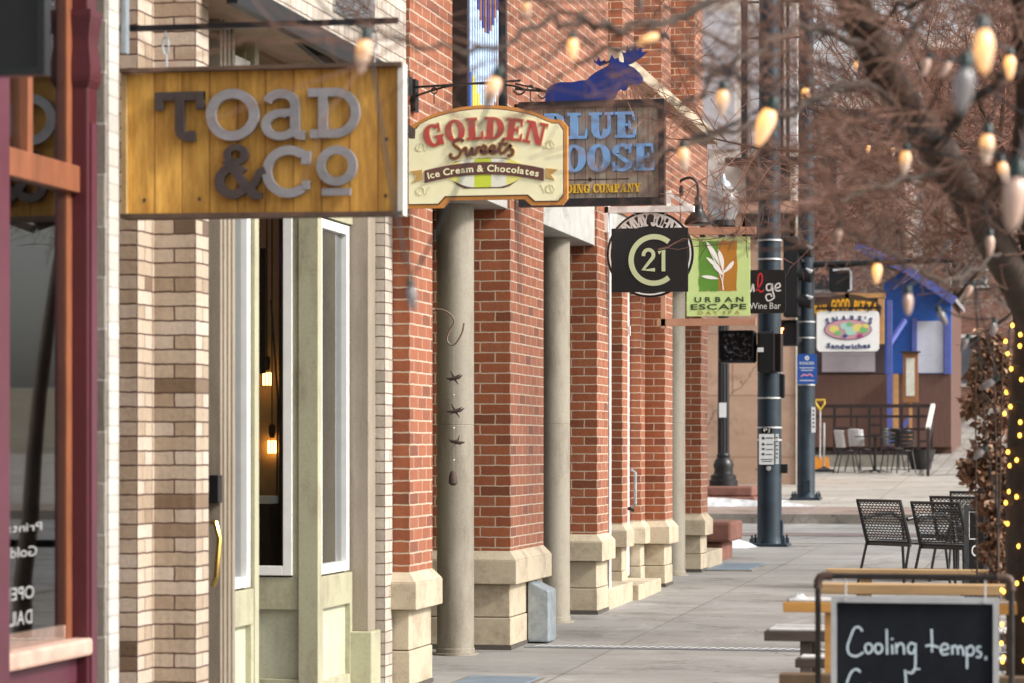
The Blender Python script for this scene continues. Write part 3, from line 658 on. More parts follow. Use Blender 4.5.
def L_a(a):
    rb_(a, arcpts(283,106,14,11,165,0,10)+[(297,112),(297,129)]+arcpts(303,129,6,8,180,270,5)+[(307,137)], 9)
    S.ring(a, 283, 126, 19.5, 15.5, 10.5, 7.5, 62, 330, D0, D1+.0006)
    rb_(a, [(282,114.5),(297,114)], 7.5, .001)
letter('letter', L_a)
def L_D(a):
    rb_(a, [(310,95),(338,95)]+arcpts(338,115.5,19,20.5,90,-90,18)+[(312,136)], 8.5); rb_(a, [(325,91),(325,140)], 9, .0008)
letter('letter', L_D)
def L_amp(a):
    S.ring(a, 238, 155, 12.5, 10.5, 5, 4.5, 0, 360, D0, D1); S.ring(a, 235, 181.5, 18.5, 17.5, 9, 9, 40, 335, D0, D1+.0006)
    rb_(a, [(228,160),(236,170),(246,184),(256,195)], 8.5, .0012); rb_(a, [(250,192),(258,182),(262,173),(268,171)], 7.5, .0015); rb_(a, [(254,196),(264,196.5)], 7, .0018)
letter('ampersand', L_amp, lettd)
def L_C(a):
    rb_(a, arcpts(291,173,22,21.5,52,310,26), 9); rb_(a, [(308,153),(308,166)], 9, .0006); rb_(a, [(308,182),(308,191)], 7, .0009)
letter('letter', L_C)
def L_o(a): S.ring(a, 338.5, 168, 20, 20, 11.5, 11.5, 0, 360, D0, D1, n=36)
letter('letter', L_o)
letter('underline_bar', lambda a: rb_(a, [(324,194),(352,194)], 7))
a = MB(); bz = S.P(108,24)
a.bar(S.P(107,24,.02), S.P(396,24,.02), .022, .022); a.build('hanger_bar', black, t)
a = MB(); q = S.P(109.5,0,.02); a.box(-3.69,10.52,S.P(0,52)[2],-3.668,10.56,S.P(0,-25)[2]); a.build('wall_bracket', steel, t)
for x in (163, 372):
    a = MB(); a.tube([S.P(x,21,.02), S.P(x,34,.02)], .004, 6)
    a.tube([S.P(x+3*sin(k/8*2*pi), 42-9*cos(k/8*2*pi), .02) for k in range(9)], .004, 5); a.tube([S.P(x+1,50,.02), S.P(x+1,67,.02)], .004, 6); a.build('hook', steel, t)
for x, y in ((143,198),(199,198),(385,198),(386,142)):
    a = MB(); S.ring(a, x, y, 1.7, 2.2, .1, .1, 0, 360, 0, .002, n=8); a.build('knot', framew, t)
# ---- golden sweets
S = Sign(15.12, 486, 155); t = thing('sweet_shop_sign', 'cream coloured shaped sign with red and brown lettering and an orange border', 'sign', S.P(486,207))
def outline(g):
    P = [(404+g,207-g),(404+g,126+g),(412+g,123+g),(420,118.5+g)]
    P += [(420+(546-420)*k/12, 118.5+g-13.5*sin(pi*k/12)**.75) for k in range(1,12)]
    P += [(546,118.5+g),(552,121+g),(561-g*.6,121.3+g),(567-g,128+g),(567-g,200-g),(562-g,206-g),(531+g,206-g),(524+g,199.5-g),(449-g,199.5-g),(442-g,207-g)]
    return P
crm = M('sign_cream', (.95,.90,.60), .5, var=.04); orr = M('sign_orange', (.62,.26,.06), .5, var=.1); rdl = M('sign_red', (.48,.07,.06), .5); brn = M('sign_brown', (.13,.055,.045), .5); gold = M('sign_gold', (.55,.33,.10), .5)
ltan = M('sign_pale_gold', (.75,.60,.36), .5, var=0); swirl = M('sign_swirl', (.66,.62,.38), .5, var=0); lime = M('sign_lime', (.62,.72,.06), .5, var=0); lemon = M('sign_lemon', (.85,.80,.25), .5, var=0); paper = M('sign_offwhite', (.84,.84,.72), .5, var=0)
a = MB(); S.poly(a, outline(0), -.04, .0); a.build('border', orr, t)
a = MB(); S.poly(a, outline(3.2), 0, .003); a.build('inner_border', brn, t)
a = MB(); S.poly(a, outline(4.2), 0, .006); a.build('face', crm, t)
def garc(x): d = (x-485)/62; return 131.5+9.5*d*d, -math.atan(2*9.5*d/62)*.95
tot = 119
k = 1.0
a = MB(); h = 22; G = 'GOLDEN'; widths = [slab(c)[1]*h*1.02 for c in G]; x = 485-(sum(widths)+.035*h*5)/2
def gword(m, dd, grow):
    a = MB(); S.word(a, 'GOLDEN', x, 0, h, 1.02, .035, .004, dd, 0, lambda xx: (139.5+9*((xx-485)/62)**2, -math.atan(2*9*((xx-485)/62)/62)), grow); return a
gword(None, .0085, .9).build('letter_shadow', ltan, t); gword(None, .0115, 0).build('lettering', rdl, t)
# lime window behind the ribbon
a = MB(); S.poly(a, [(448,172),(450,165),(456,161),(472,158.5),(488,157.8),(505,158.5),(516,162),(521,167),(522,174),(518,181),(510,186.5),(504,188.3),(464,188.3),(458,185),(450,178)], 0, .0075); a.build('window_outline', brn, t)
cl = MB(); yy0 = lambda x: 158.6+6*abs((x-486)/36)**3; yy1 = lambda x: 187.3-11*max(0,abs((x-486)/36)-.35)**1.6*1.6
xs_ = [449.5,459.5,474.5,491.5,506.5,521]
for i in range(5):
    xa, xb = xs_[i], xs_[i+1]; n = 5; mm = (0,1,2,1,0)[i]
    for j in range(n):
        u, v = xa+(xb-xa)*j/n, xa+(xb-xa)*(j+1)/n; S.poly(cl, [(u,yy0(u)),(v,yy0(v)),(v,yy1(v)),(u,yy1(u))], 0, .009, mm)
cl.build('striped_window', [lemon, paper, lime], t)
rib = lambda x: 163.2+7.5*((x-484)/60)**2
a = MB()
for j in range(24):
    u, v = 424.5+119.5*j/24, 424.5+119.5*(j+1)/24; S.poly(a, [(u,rib(u)-1),(v,rib(v)-1),(v,rib(v)+11.5),(u,rib(u)+11.5)], 0, .012)
a.build('ribbon_banner', brn, t)
a = MB(); S.poly(a, [(410,170),(422,168.5),(422,178.5),(412,181.5),(417,175.5)], 0, .0105); S.poly(a, [(546,169.5),(558,171),(551,176),(555,181.5),(546,179)], 0, .0105); a.build('ribbon_end', gold, t)
a = MB(); S.text(a, 'Ice Cream & Chocolates', 428, 539, 0, 6.6, .012, .0135, 0, .03, lambda xx: (rib(xx)+8.5, -math.atan(2*7.5*(xx-484)/3600))); a.build('ribbon_lettering', crm, t)
# script word
def script(a, ww, d, m=0):
    seq = [
     [(464,141),(460,138.5),(455.5,140),(454,144),(458,147.5),(461,151),(459,156),(454,158),(450.5,155.5),(452,153)],
     [(461,152),(466,147.5),(466.5,150),(467,154.5),(470,154),(472.5,148),(473,153.5),(476,153.5),(478.5,147.5),(481,147.8)],
     [(480,151.5),(485,150.5),(486.5,147.5),(484,146),(481.5,149),(482.5,153),(486,153.5),(489,151.5)],
     [(489,152),(494,150.5),(495.3,147.5),(493,146),(490.5,149),(491.5,153),(495,153.3),(498.5,151)],
     [(498,151),(503,143),(505,138.5)], [(504,140),(500.5,149),(501,153.5),(504.5,153),(508,149)], [(499,144.5),(508.5,144)],
     [(507,151),(511.5,145.5),(510.5,148.5),(513.5,151.5),(512.5,155.5),(508,156.5)]]
    for i, q in enumerate(seq): S.ribbon(a, smoothpts(q, 4), ww, .004, d+i*.0002, m)
a = MB(); script(a, 3.9, .0105); a.build('script_shadow', gold, t); a = MB(); script(a, 2.1, .0145); a.build('script_lettering', brn, t)
a = MB()
for sx in (1,-1):
    for cx_, cy_ in ((424,146),(424,190)):
        if sx < 0: cx_ = 970-cx_
        S.ribbon(a, [(cx_+sx*(k*.9-9)*1.0, cy_+4*sin(k*.7)) for k in range(18)], .7, 0, .0075); S.ribbon(a, arcpts(cx_-sx*4,cy_,4,4,0,300), .7, 0, .0078)
a.build('scrollwork', swirl, t)
def scroll_bracket(S, x0, y0, x1, px, hooks, par, m=black):
    a = MB(); a.bar(S.P(x0,y0,.02), S.P(x1,y0-4,.02), .012, .012, 0); a.build('hanger_bar', m, par)
    a = MB(); a.tube([S.P(*p, .02) for p in smoothpts([(x0,y0+10),(x0+14,y0+5),(x0+40,y0-1),(x0+70,y0-2),(x0+100,y0+1),(x0+112,y0+6),(x0+106,y0+10),(x0+101,y0+6)], 5)], .006, 6); a.build('scroll', m, par)
    for hx in hooks:
        a = MB(); a.tube([S.P(hx+3*sin(k/8*2*pi), y0+4-3*cos(k/8*2*pi), .02) for k in range(9)], .004, 5); a.tube([S.P(hx,y0+7,.02), S.P(hx,y0+17,.02)], .004, 5); a.build('hook', m, par)
scroll_bracket(S, 412, 85, 520, 0, (433,530), t)
q = S.P(421,88); a = MB(); a.box(-3.65,15.26,q[2]-.1,-3.62,15.34,q[2]+.08); a.bar((-3.63,15.3,q[2]-.02),(-3.58,15.12,q[2]-.02),.015,.015); a.build('wall_plate', black, t)
# ---- blue moose
S = Sign(18.25, 590, 155); t = thing('brewery_style_sign', 'grey barnwood sign with raised blue letters and a blue moose silhouette on top', 'sign', S.P(590,206))
a = MB(); S.poly(a, [(524,108),(659,108),(659,199),(524,199)], -.03, 0); a.build('plank_board', gw, t)
a = MB(); e = M('moose_frame', (.014,.012,.014), .5)
for q in ([(519,101),(664.5,101),(664.5,108),(519,108)], [(519,198.5),(664.5,198.5),(664.5,206),(519,206)], [(519,108),(524.5,108),(524.5,198.5),(519,198.5)], [(659,108),(664.5,108),(664.5,198.5),(659,198.5)]): S.poly(a, q, -.05, .035)
a.build('frame', e, t, bevel=.003)
blu = M('sky_blue_paint', (.18,.36,.66), .45, var=.08); dsh = M('navy_side', (.04,.06,.14), .6, var=0); yel = M('sign_yellow', (.75,.47,.04), .5, var=.05)
def mword(txt, x, yb, h, ws, gap, m1, name, dep=.03):
    a = MB(); S.word(a, txt, x, yb, h, ws, gap, .0, dep); a.build(name, m1, t)
a = MB(); w1 = sum(slab(c)[1] for c in 'BLUE')*26+.06*26*3; S.word(a, 'BLUE', 637-w1*1.04, 139, 26, 1.04, .05, 0, .03); a.build('raised_lettering', blu, t)
w2 = sum(slab(c)[1] for c in 'MOOSE')*27+.03*27*4; a = MB(); S.word(a, 'MOOSE', 655-w2*1.0, 172, 27, 1.0, .03, 0, .03); a.build('raised_lettering', blu, t)
a = MB(); S.ribbon(a, [(548,179.6),(629,179.6)], 1, 0, .003); S.ring(a, 590, 179.6, 2, 2, .1, .1, 0, 360, 0, .004, n=12); a.build('rule_line', black, t)
wt = sum(slab(c)[1] for c in 'TRADING COMPANY')*8.6*.80+.04*8.6*14
a = MB(); S.word(a, 'TRADING COMPANY', 641-wt, 193, 8.6, .80, .04, 0, .015); a.build('raised_small_lettering', yel, t)
mo = MB(); MZ = [(545,101),(545.5,92),(548,87),(554,83),(562,81.5),(572,82),(580,80.5),(587,80),(591,76),(596,72.5),(602,69.5),(608,66.5),(611,62),(600,66.5),(595,63),(592,57.5),(597,62),(599,57),(601,62.5),(605,60),(606.5,64),(610,60.5),(612,55),(615,60),(618.5,58.5),(620,63),(624,63.5),(624,59),(622,53),(626,54),(627.5,46.5),(631,52.5),(636,46),(637.5,52),(642,48),(642,54),(648,53.5),(640,60),(632,64.5),(628,66),(634,69),(640,74.5),(643,79),(642.5,84),(638,86.5),(632,85.5),(629,86),(627,90),(624.5,92),(621,90),(618,92),(616,98),(612,101)]
S.poly(mo, MZ, -.012, .012); mo.build('moose_silhouette', M('deep_blue', (.008,.028,.20), .4, var=.2), t)
a = MB()
for k in range(6): a.tube([S.P(622+k*4,88+k*1.6), S.P(623+k*4,101)], .004, 4)
a.build('beard_wire', M('rusty_wire', (.2,.13,.08)), t)
a = MB(); a.bar(S.P(508,86,.02), S.P(546,90,.02), .015, .015); a.tube([S.P(*p, .02) for p in smoothpts([(508,80),(525,84),(540,88),(546,93),(541,97),(537,93)], 4)], .006, 6); a.bar(S.P(519,104,.0), (-3.655, 18.25, S.P(0,104)[2]), .02, .02); a.build('wall_bracket', black, t)
# ---- white bracket and round sign
S = Sign(21.9, 650, 254); t = thing('round_sandwich_shop_sign', 'round black sign with white ring and arched white letters behind the square black sign', 'sign', S.P(650,297))
bk = M('sign_black', (.006,.006,.007), .4, var=0); sw = M('sign_white', (.82,.82,.8), .45, var=0)
a = MB(); S.ring(a, 650, 254, 43.5, 43.5, .3, .3, 0, 360, -.03, .0, n=56); a.build('disc', bk, t)
a = MB(); S.ring(a, 650, 254, 41.3, 41.3, 39.8, 39.8, 0, 360, 0, .003, n=56); a.build('ring', sw, t)
a = MB(); txt = "JIMMY JOHN'S"
wd = [slab(c)[1] for c in txt]; tw = sum(wd)+.04*11; ang0 = 90+55; tot = 110; cur = 0
for c, w_ in zip(txt, wd):
    an = R(ang0-(cur+w_/2)/tw*tot); cur += w_+.04
    if c != ' ':
        hh = 12; S.glyph(a, c, 650+30*cos(an)-w_*hh*.85/2, 254-28*sin(an), hh, .85, pi/2*0+(an-pi/2), 0, .004)
a.build('arched_lettering', sw, t)
a = MB(); S.poly(a, [(598,206.5),(694,206.5),(694,212.5),(598,212.5)], -.04, .04); a.build('hanger_bar', white, t)
a = MB(); S.poly(a, [(667,191),(671,191),(671,206.5),(667,206.5)], -.02, .02); S.ribbon(a, [(668,193),(685,204),(694,209)], 4, -.02, .022); a.build('brace', white, t)
a = MB(); a.box(-3.65,21.86,S.P(0,232)[2],-3.62,21.94,S.P(0,205)[2]); a.build('wall_plate', white, t)
for x in (634, 664):
    a = MB(); a.tube([S.P(x,210), S.P(x+1.5,216)], .008, 6); a.build('hook', steel, t)
# ---- square black C21
S = Sign(20.9, 650, 260); t = thing('square_office_sign', 'square black sign with a pale green open ring round the number 21', 'sign', S.P(650,292))
a = MB(); S.poly(a, [(611,228),(688,228),(688,292),(611,292)], -.02, .0); a.build('board', M('sign_charcoal', (.012,.0125,.014), .45, var=.1), t, bevel=.002)
pg = M('pale_green_paint', (.60,.66,.40), .5, var=0)
a = MB(); S.ribbon(a, arcpts(654,260,23,23.3,50,310,32), 5.2, 0, .004); a.build('open_ring', pg, t)
a = MB(); S.ribbon(a, [(643.5,256)]+arcpts(648.5,255,5,5.3,170,-30,12)+[(643,269.8),(655,269.8)], 3.6, 0, .004); S.ribbon(a, [(658.5,253),(663.5,250.5),(663.5,271.5)], 3.6, 0, .0044); a.build('numerals', pg, t)
a = MB(); a.bar(S.P(636,240,.02), S.P(636,240,1.0), .02, .02); a.bar(S.P(664,240,.02), S.P(664,240,1.0), .02, .02); a.build('hanger_bar', black, t)
# ---- urban escape
S = Sign(24.9, 718, 276); t = thing('spa_sign', 'light green day spa sign with white bamboo leaves on green and ochre', 'sign', S.P(718,316))
a = MB(); S.poly(a, [(686.5,237),(750,237),(750,316),(686.5,316)], -.02, .0); a.build('board', M('spa_green', (.52,.68,.27), .5, var=.05), t, bevel=.002)
def rag(x0, x1, y0, y1, seed, l=True):
    rn = random.Random(seed); P = []
    xs_ = [x0+(x1-x0)*k/8 for k in range(9)]
    P += [(x, y0+rn.uniform(-.6,.6)) for x in xs_]; P += [(x1+(rn.uniform(-.6,.6) if not l else 0), y0+(y1-y0)*k/14) for k in range(1,14)]
    P += [(x, y1+rn.uniform(-.6,.6)) for x in reversed(xs_)]; P += [(x0+(rn.uniform(-.6,.6) if l else 0), y1-(y1-y0)*k/14) for k in range(1,14)]
    return P
a = MB(); S.poly(a, rag(699,718.5,241,291,1), 0, .002); a.build('green_field', M('leaf_green', (.10,.26,.03), .5, var=.1), t)
a = MB(); S.poly(a, rag(718.5,737,241,291,2,False), 0, .0022); a.build('ochre_field', M('ochre_paint', (.42,.18,.02), .5, var=.1), t)
a = MB()
for i, (x0, y0, x1, y1, wd) in enumerate(((706,241,720,266,4),(706,257,722,272,4),(718,249,723,272,4.5),(734,261,722,274,4),(701,276,719,279,3.5),(713,266,724,276,3.5))):
    n = 8; pts = [(x0+(x1-x0)*k/n+1.2*sin(pi*k/n), y0+(y1-y0)*k/n) for k in range(n+1)]; S.ribbon(a, pts, [max(.15, wd*sin(pi*(k/n)**.8)) for k in range(n+1)], 0, .004+i*.0002)
S.ribbon(a, [(707,245),(716,263),(722,280),(723.5,290)], .8, 0, .0056); S.ribbon(a, [(724,270),(722.5,282),(723,290)], .8, 0, .0058); a.build('bamboo_leaves', sw, t)
ink = M('dark_green_ink', (.03,.06,.02), .5, var=0)
a = MB(); S.text(a, 'U R B A N', 694, 744, 302, 5, 0, .003, 0, .03); S.text(a, 'ESCAPE', 690, 747, 309.3, 5.3, 0, .003, 0, .03); a.build('lettering', ink, t)
a = MB(); S.text(a, 'D A Y  S P A', 698, 740, 314.2, 3.4, 0, .003, 0, .0); a.build('small_lettering', M('ochre_ink', (.35,.28,.08), .5, var=0), t)
cop = M('copper_paint', (.42,.22,.14), .5, metal=.1)
a = MB(); a.box(-3.64,24.87,S.P(0,328)[2],-3.60,24.93,S.P(0,226)[2]); a.build('wall_plate', cop, t)
for yb_ in (231,322):
    a = MB(); p = S.P(668,yb_); q = S.P(756,yb_); a.box(p[0]-.1,24.87,p[2]-.032,q[0],24.93,p[2]+.032); a.build('support_bar', cop, t)
a = MB(); a.box(S.P(730,0)[0],24.88,S.P(0,237)[2],S.P(735,0)[0],24.92,S.P(0,226)[2]); a.box(S.P(700,0)[0],24.88,S.P(0,237)[2],S.P(705,0)[0],24.92,S.P(0,226)[2]); a.build('strap', black, t)
# ---- wine bar
S = Sign(27.6, 755, 291); t = thing('wine_bar_sign', 'black rounded sign reading Wine Bar in white, half hidden behind the green sign', 'sign', S.P(755,314))
def rrect(x0, y0, x1, y1, r): return arcpts(x1-r,y0+r,r,r,90,0,4)+arcpts(x1-r,y1-r,r,r,0,-90,4)+arcpts(x0+r,y1-r,r,r,-90,-180,4)+arcpts(x0+r,y0+r,r,r,180,90,4)
a = MB(); S.poly(a, rrect(712,270,785.5,313.5,4), -.02, 0); a.build('board', bk, t)
a = MB(); S.text(a, 'Wine Bar', 749, 781, 309, 6.5, 0, .003, 0, .0)
for i, q in enumerate(([(746,283),(747,291),(751,291),(753,284),(754,292)], [(771,284),(767,285),(767,290),(771,290),(772,284),(773,292),(774,298),(768,301),(766,296),(770,294),(772,297)], [(774,289),(780,287),(779,283.5),(775.5,286),(776.5,291),(781,290.5)], [(716,284),(716,292)], [(722,292),(722,285),(727,285),(728,292)], [(738,286),(733,288),(734,292),(738,291),(739,274)])): S.ribbon(a, smoothpts(q,4), 1.5, 0, .003+i*.0002)
a.build('lettering', sw, t)
a = MB(); S.ribbon(a, smoothpts([(756,291),(762,282),(761.5,274),(758.5,276),(758,288),(761,292),(764,290)],4), 1.5, 0, .004); a.build('red_letter', M('sign_bright_red', (.6,.03,.04), .5, var=0), t)
a = MB(); a.bar(S.P(712,272,.01), (-3.66,27.61,S.P(0,272)[2]), .02, .02); a.bar(S.P(712,310,.01), (-3.66,27.61,S.P(0,310)[2]), .02, .02); a.build('wall_bracket', black, t)
# ---- gooseneck lamp
Y = 26.2; t = thing('gooseneck_lamp', 'black gooseneck wall lamp with bell shade between the round sign and the street lamp', 'lamp', atY(697,225,Y))
a = MB(); a.tube([atY(x_,y_,Y) for x_, y_ in smoothpts([(668,191),(677,184),(684,179),(691,178),(696.5,182),(698,190),(698,197)],5)], .014, 8); a.build('gooseneck', black, t, smooth=True)
def pm(r): return r/(F/27.0)
c0 = atY(698,225,Y); a = MB(); a.lathe([(.125,0),(.13,.02),(.115,.05),(.085,.09),(.055,.13),(.05,.15),(.05,.19),(.035,.20),(.035,.25),(.02,.27)], c0, 24); a.build('shade', black, t, smooth=True)
a = MB(); a.lathe([(.05,0),(.05,.03)], (0,0,0), 16, M=Matrix.Rotation(R(90),4,'Y')); a.v = [(v[0]-3.655, v[1]+26.2, v[2]+atY(668,191,Y).z) for v in a.v]; a.bar((-3.64,Y,atY(668,191,Y).z), atY(668,191,Y), .02,.02); a.build('wall_plate', black, t)
# ---- wind chime
Y = 17.2; t = thing('wind_chime', 'rusty hummingbird wind chime hanging from an S hook in front of the nearest column', 'wind chime', atY(455,485,Y))
a = MB(); a.tube([atY(x_,y_,Y) for x_, y_ in smoothpts([(434,309),(443,310),(451,315),(454,322),(449,332),(447,340),(451,345),(456,343),(462,333),(464,323)],5)], .006, 7); a.bar(atY(434,309,Y), (-4.15,15.83,atY(434,309,Y).z), .012,.012); a.build('hook', M('rusty_iron', (.18,.12,.09), .6, var=.3), t, smooth=True)
rst = M('dark_rust', (.06,.035,.03), .7, var=.4, sc=40)
a = MB(); a.tube([atY(454,345,Y), atY(454,482,Y)], .0016, 4); a.build('cord', M('cord_grey', (.35,.33,.3)), t)
def bird(x, y, s):
    c = atY(x, y, Y); b = MB(); k = .011
    b.tube([c+Vector((-.05*s,0,.005)), c+Vector((-.02*s,0,.0)), c+Vector((.01*s,0,.008)), c+Vector((.035*s,0,.01)), c+Vector((.055*s,0,.025))], [.003,.012,.014,.009,.002], 8)
    w_ = MB()
    for dx, dz in ((-.02,.05),(.045,.03),(.03,-.035),(-.03,-.02)):
        p = c+Vector((0,0,.006)); q = c+Vector((dx*s,-.015,dz)); n_ = Vector((dz,0,-dx)).normalized()*.008; w_.face([p+n_, p-n_, q-n_*.2, q+n_*.2]); w_.face([p+n_+Vector((0,.003,0)), q+n_*.2+Vector((0,.003,0)), q-n_*.2+Vector((0,.003,0)), p-n_+Vector((0,.003,0))])
    o = b.build('bird', rst, t, smooth=True); w_.build('wing', rst, o)
bird(454,379,1); bird(455,412,1.1); bird(457,443,-1)
a = MB(); a.lathe([(.004,.06),(.018,.05),(.027,.02),(.029,-.02),(.012,-.035)][::-1], atY(453,480,Y), 14); a.build('bell', rst, t, smooth=True)
for y_ in (395,428,460):
    a = MB(); a.lathe([(.001,-.006),(.006,0),(.001,.006)], atY(454,y_,Y), 8); a.build('bead', white, t)
# ================================================================== STREET POLES
pole = M('pole_blue_black', (.022,.036,.05), .38, metal=.3, var=.35, sc=3); sil = M('silver_strap', (.6,.6,.6), .4, metal=.6); stick = M('sticker_white', (.72,.74,.74), .5, var=.05)
def signal_box(par, name, x0, x1, y0, y1, Y, dep, hood=True, face=None):
    a = MB(); p = atY(x0,y1,Y); q = atY(x1,y0,Y); a.box(p.x,Y,p.z,q.x,Y+dep,q.z); o = a.build(name, black, par, bevel=.03)
    if face:
        a = MB(); a.box(p.x+.03,Y-.012,p.z+.03,q.x-.03,Y-.004,q.z-.03); a.build('face', face, o)
    if hood:
        a = MB(); w_ = .02; a.box(p.x+.01,Y-.14,q.z-.02,q.x-.01,Y,q.z-.001).box(p.x+.01,Y-.12,p.z+.05,p.x+.02,Y,q.z-.02).box(q.x-.02,Y-.12,p.z+.05,q.x-.01,Y,q.z-.02); a.build('visor', blackg, o, bevel=.004)
    return o
p0 = at(769.5, 548, 33.7); bx, by = p0.x, p0.y; bz = zg(by); u = 33.7/F
t = thing('signal_pole', 'thick dark blue black signal pole standing at the near kerb with notices on it', 'pole', (bx,by,bz))
MB().lathe([(.165,bz+.02),(.155,bz+.06),(.148,bz+.12),(.145,bz+1.6),(.13,bz+5),(.12,bz+8)], (bx,by,0), 32).build('shaft', pole, t, smooth=True)
a = MB(); a.box(bx-.24,by-.24,bz-.02,bx+.24,by+.24,bz+.035).build('base_plate', pole, t, bevel=.01)
for sx in (-1,1):
    for sy in (-1,1): MB().lathe([(.03,0),(.03,.06),(.012,.065),(.012,.1)], (bx+sx*.19,by+sy*.19,bz+.035), 6).build('anchor_bolt', pole, t)
def zz(y, d): return ZC+(HY-y)/F*d
for y_ in (240,259,311,372,398,427.5,440):
    z = zz(y_, 33.6); MB().lathe([(.153,-.01),(.153,.01)], (bx,by,z), 32).build('strap', sil, t)
def notice(x0, x1, y0, y1, Y, name, mat_, par, lines=()):
    S = Sign(Y, (x0+x1)/2, (y0+y1)/2); a = MB(); S.poly(a, [(x0,y0),(x1,y0),(x1,y1),(x0,y1)], -.004, 0); o = a.build(name, mat_, par, bevel=.001)
    b = MB()
    for (l0, l1, ly, h) in lines: S.poly(b, [(l0,ly),(l1,ly),(l1,ly+h),(l0,ly+h)], 0, .002)
    if lines: b.build('print', black, o)
    return o, S
o, S = notice(759,774,434,464.5,by-.165,'notice', stick, t, [(762,764.5,437,2.4),(766,773,437.5,1),(762,764.5,443,2.4),(766,773,444,.8),(762,764.5,448,2),(766,773,449,.8),(762,764.5,453,2.2),(766,772,454,.8),(761,773,459,.7),(762,772,461,.7)])
notice(775.6,778.8,434,464,by-.14,'notice', stick, t, [(776.2,778,437+k*4,1.2) for k in range(6)])
a = MB(); S.poly(a, [(762,428),(772,428),(772,433),(762,433)], -.003, 0); a.build('black_band_label', blackg, t)
a = MB(); S.text(a, 'PJ', 763.5, 770, 431.6, 3, 0, .003); a.build('sticker_lettering', sw, t)
a = MB(); a.lathe([(.03,0),(.026,.02),(.001,.022)], (0,0,0), 16, M=Matrix.Rotation(R(90),4,'X')); q = at(768,468.5,33.5); a.v = [(v[0]+q.x, v[1]+by-.145, v[2]+q.z) for v in a.v]; a.build('push_button', sil, t)
a = MB(); q = at(779,470,33.6); a.box(bx+.12,by-.05,q.z-.04,bx+.22,by+.05,q.z+.07); a.build('push_button_box', black, t)
a = MB(); q = at(781,530,33.6); a.box(bx+.13,by-.05,q.z-.13,bx+.165,by+.05,q.z+.12); a.build('hand_hole_cover', pole, t, bevel=.01)
a = MB(); a.box(bx+.12,by-.06,zz(398,33.6),bx+.185,by+.06,zz(374,33.6)); a.build('controller_box', black, t, bevel=.01)
a = MB(); S2 = Sign(by-.16, 767.5, 368); S2.ring(a, 767, 369, 4, 4, 2, 2, 0, 360, 0, .003, n=12); a.build('sticker_ring', yel, t)
reflectface, nt, b = nm('signal_glass_reflection'); n = noise(nt, 14, 6, .75); nt.links.new(ramp(nt, n.outputs[0], [(.52,(.006,.006,.008)),(.66,(.26,.27,.29))]).outputs[0], b.inputs['Base Color']); b.inputs['Roughness'].default_value = .25  # pale noise blotches painted as reflections on the dark signal face
o = signal_box(t, 'pedestrian_signal', 719, 755, 330.5, 363, by-.35, .22, True, reflectface)
o2 = signal_box(t, 'side_pedestrian_signal', 757, 776, 331, 373, by-.45, .3, False); 
q = atY(775,333,by-.45); r_ = atY(781,372,by-.45); MB().box(q.x+.003,by-.45,r_.z,r_.x,by-.2,q.z).build('visor', blackg, o2, bevel=.01)
notice(757.5,763.5,347.5,352,by-.462,'sticker', stick, t)
a = MB(); q = atY(750,347,by-.1); a.tube([q, (bx,by,q.z)], .03, 10); a.build('signal_mount', black, t)
# far pole with blue notice, signal heads and street sign
p0 = at(806, 503, 46.7); ex, ey = p0.x, p0.y; ez = zg(ey)
t = thing('far_signal_pole', 'dark signal pole across the road carrying the blue notice and side-on traffic signals', 'pole', (ex,ey,ez))
MB().lathe([(.17,ez),(.16,ez+.05),(.15,ez+.1),(.147,ez+1.6),(.135,ez+5),(.12,ez+9)], (ex,ey,0), 32).build('shaft', pole, t, smooth=True)
MB().box(ex-.25,ey-.25,ez-.02,ex+.25,ey+.25,ez+.04).build('base_plate', pole, t, bevel=.01)
for sx in (-1,1):
    for sy in (-1,1): MB().lathe([(.03,0),(.03,.06),(.012,.065),(.012,.1)], (ex+sx*.2,ey+sy*.2,ez+.04), 6).build('anchor_bolt', pole, t)
for y_ in (322,338,385): MB().lathe([(.155,-.01),(.155,.01)], (ex,ey,zz(y_,46.7)), 32).build('strap', sil, t)
bl = M('notice_blue', (.02,.09,.36), .4, var=.05)
S = Sign(ey-.18, 807, 369); a = MB(); S.poly(a, rrect(797,354,817,384,2), -.005, 0); o = a.build('blue_notice', bl, t)
a = MB(); S.ring(a, 807, 358, 2.2, 2.2, .8, .8, 0, 360, 0, .003, n=12); S.text(a, 'BOULDER', 799.5, 814.5, 364.5, 2.8, 0, .003); S.ribbon(a, [(799.5,367.8),(814.5,367.8)], .6, 0, .003); S.ribbon(a, [(801,370.3),(813,370.3)], .6, 0, .003); S.ribbon(a, [(799.5,380.5),(814.5,380.5)], .7, 0, .003); a.build('print', sw, o)
a = MB(); S.ribbon(a, [(801,376.5),(804,374.5),(807,375.5),(810,374),(813,376.5)], 1.3, 0, .003); a.build('pink_mark', M('pink_print', (.8,.3,.35), .5, var=0), o)
notice(811.5,815.5,407,432.5,ey-.16,'notice', stick, t, [(812.6,814.4,410+k*4,1.6) for k in range(5)])
a = MB(); q = at(807,486,46.6); a.box(q.x-.06,ey-.17,q.z-.1,q.x+.06,ey-.13,q.z+.1); a.build('hand_hole_cover', pole, t, bevel=.01)
th_ = signal_box(t, 'traffic_signal', 783, 799, 236, 317, ey-.6, .35, False)
a = MB()
for y_ in (250,275,301):
    q = atY(805.5,y_,ey-.5); a.tube([q+Vector((-.15,.0,.02)), q+Vector((.12,-.05,-.03))], [.10,.105], 16)
a.build('signal_visor', black, th_, smooth=True)
a = MB()
for y_ in (248,271.5,298): q = atY(808,y_,ey-.62); a.tube([q+Vector((-.03,0,.05)), q+Vector((.05,0,0)), q+Vector((.03,0,-.05))], [.01,.045,.01], 8)
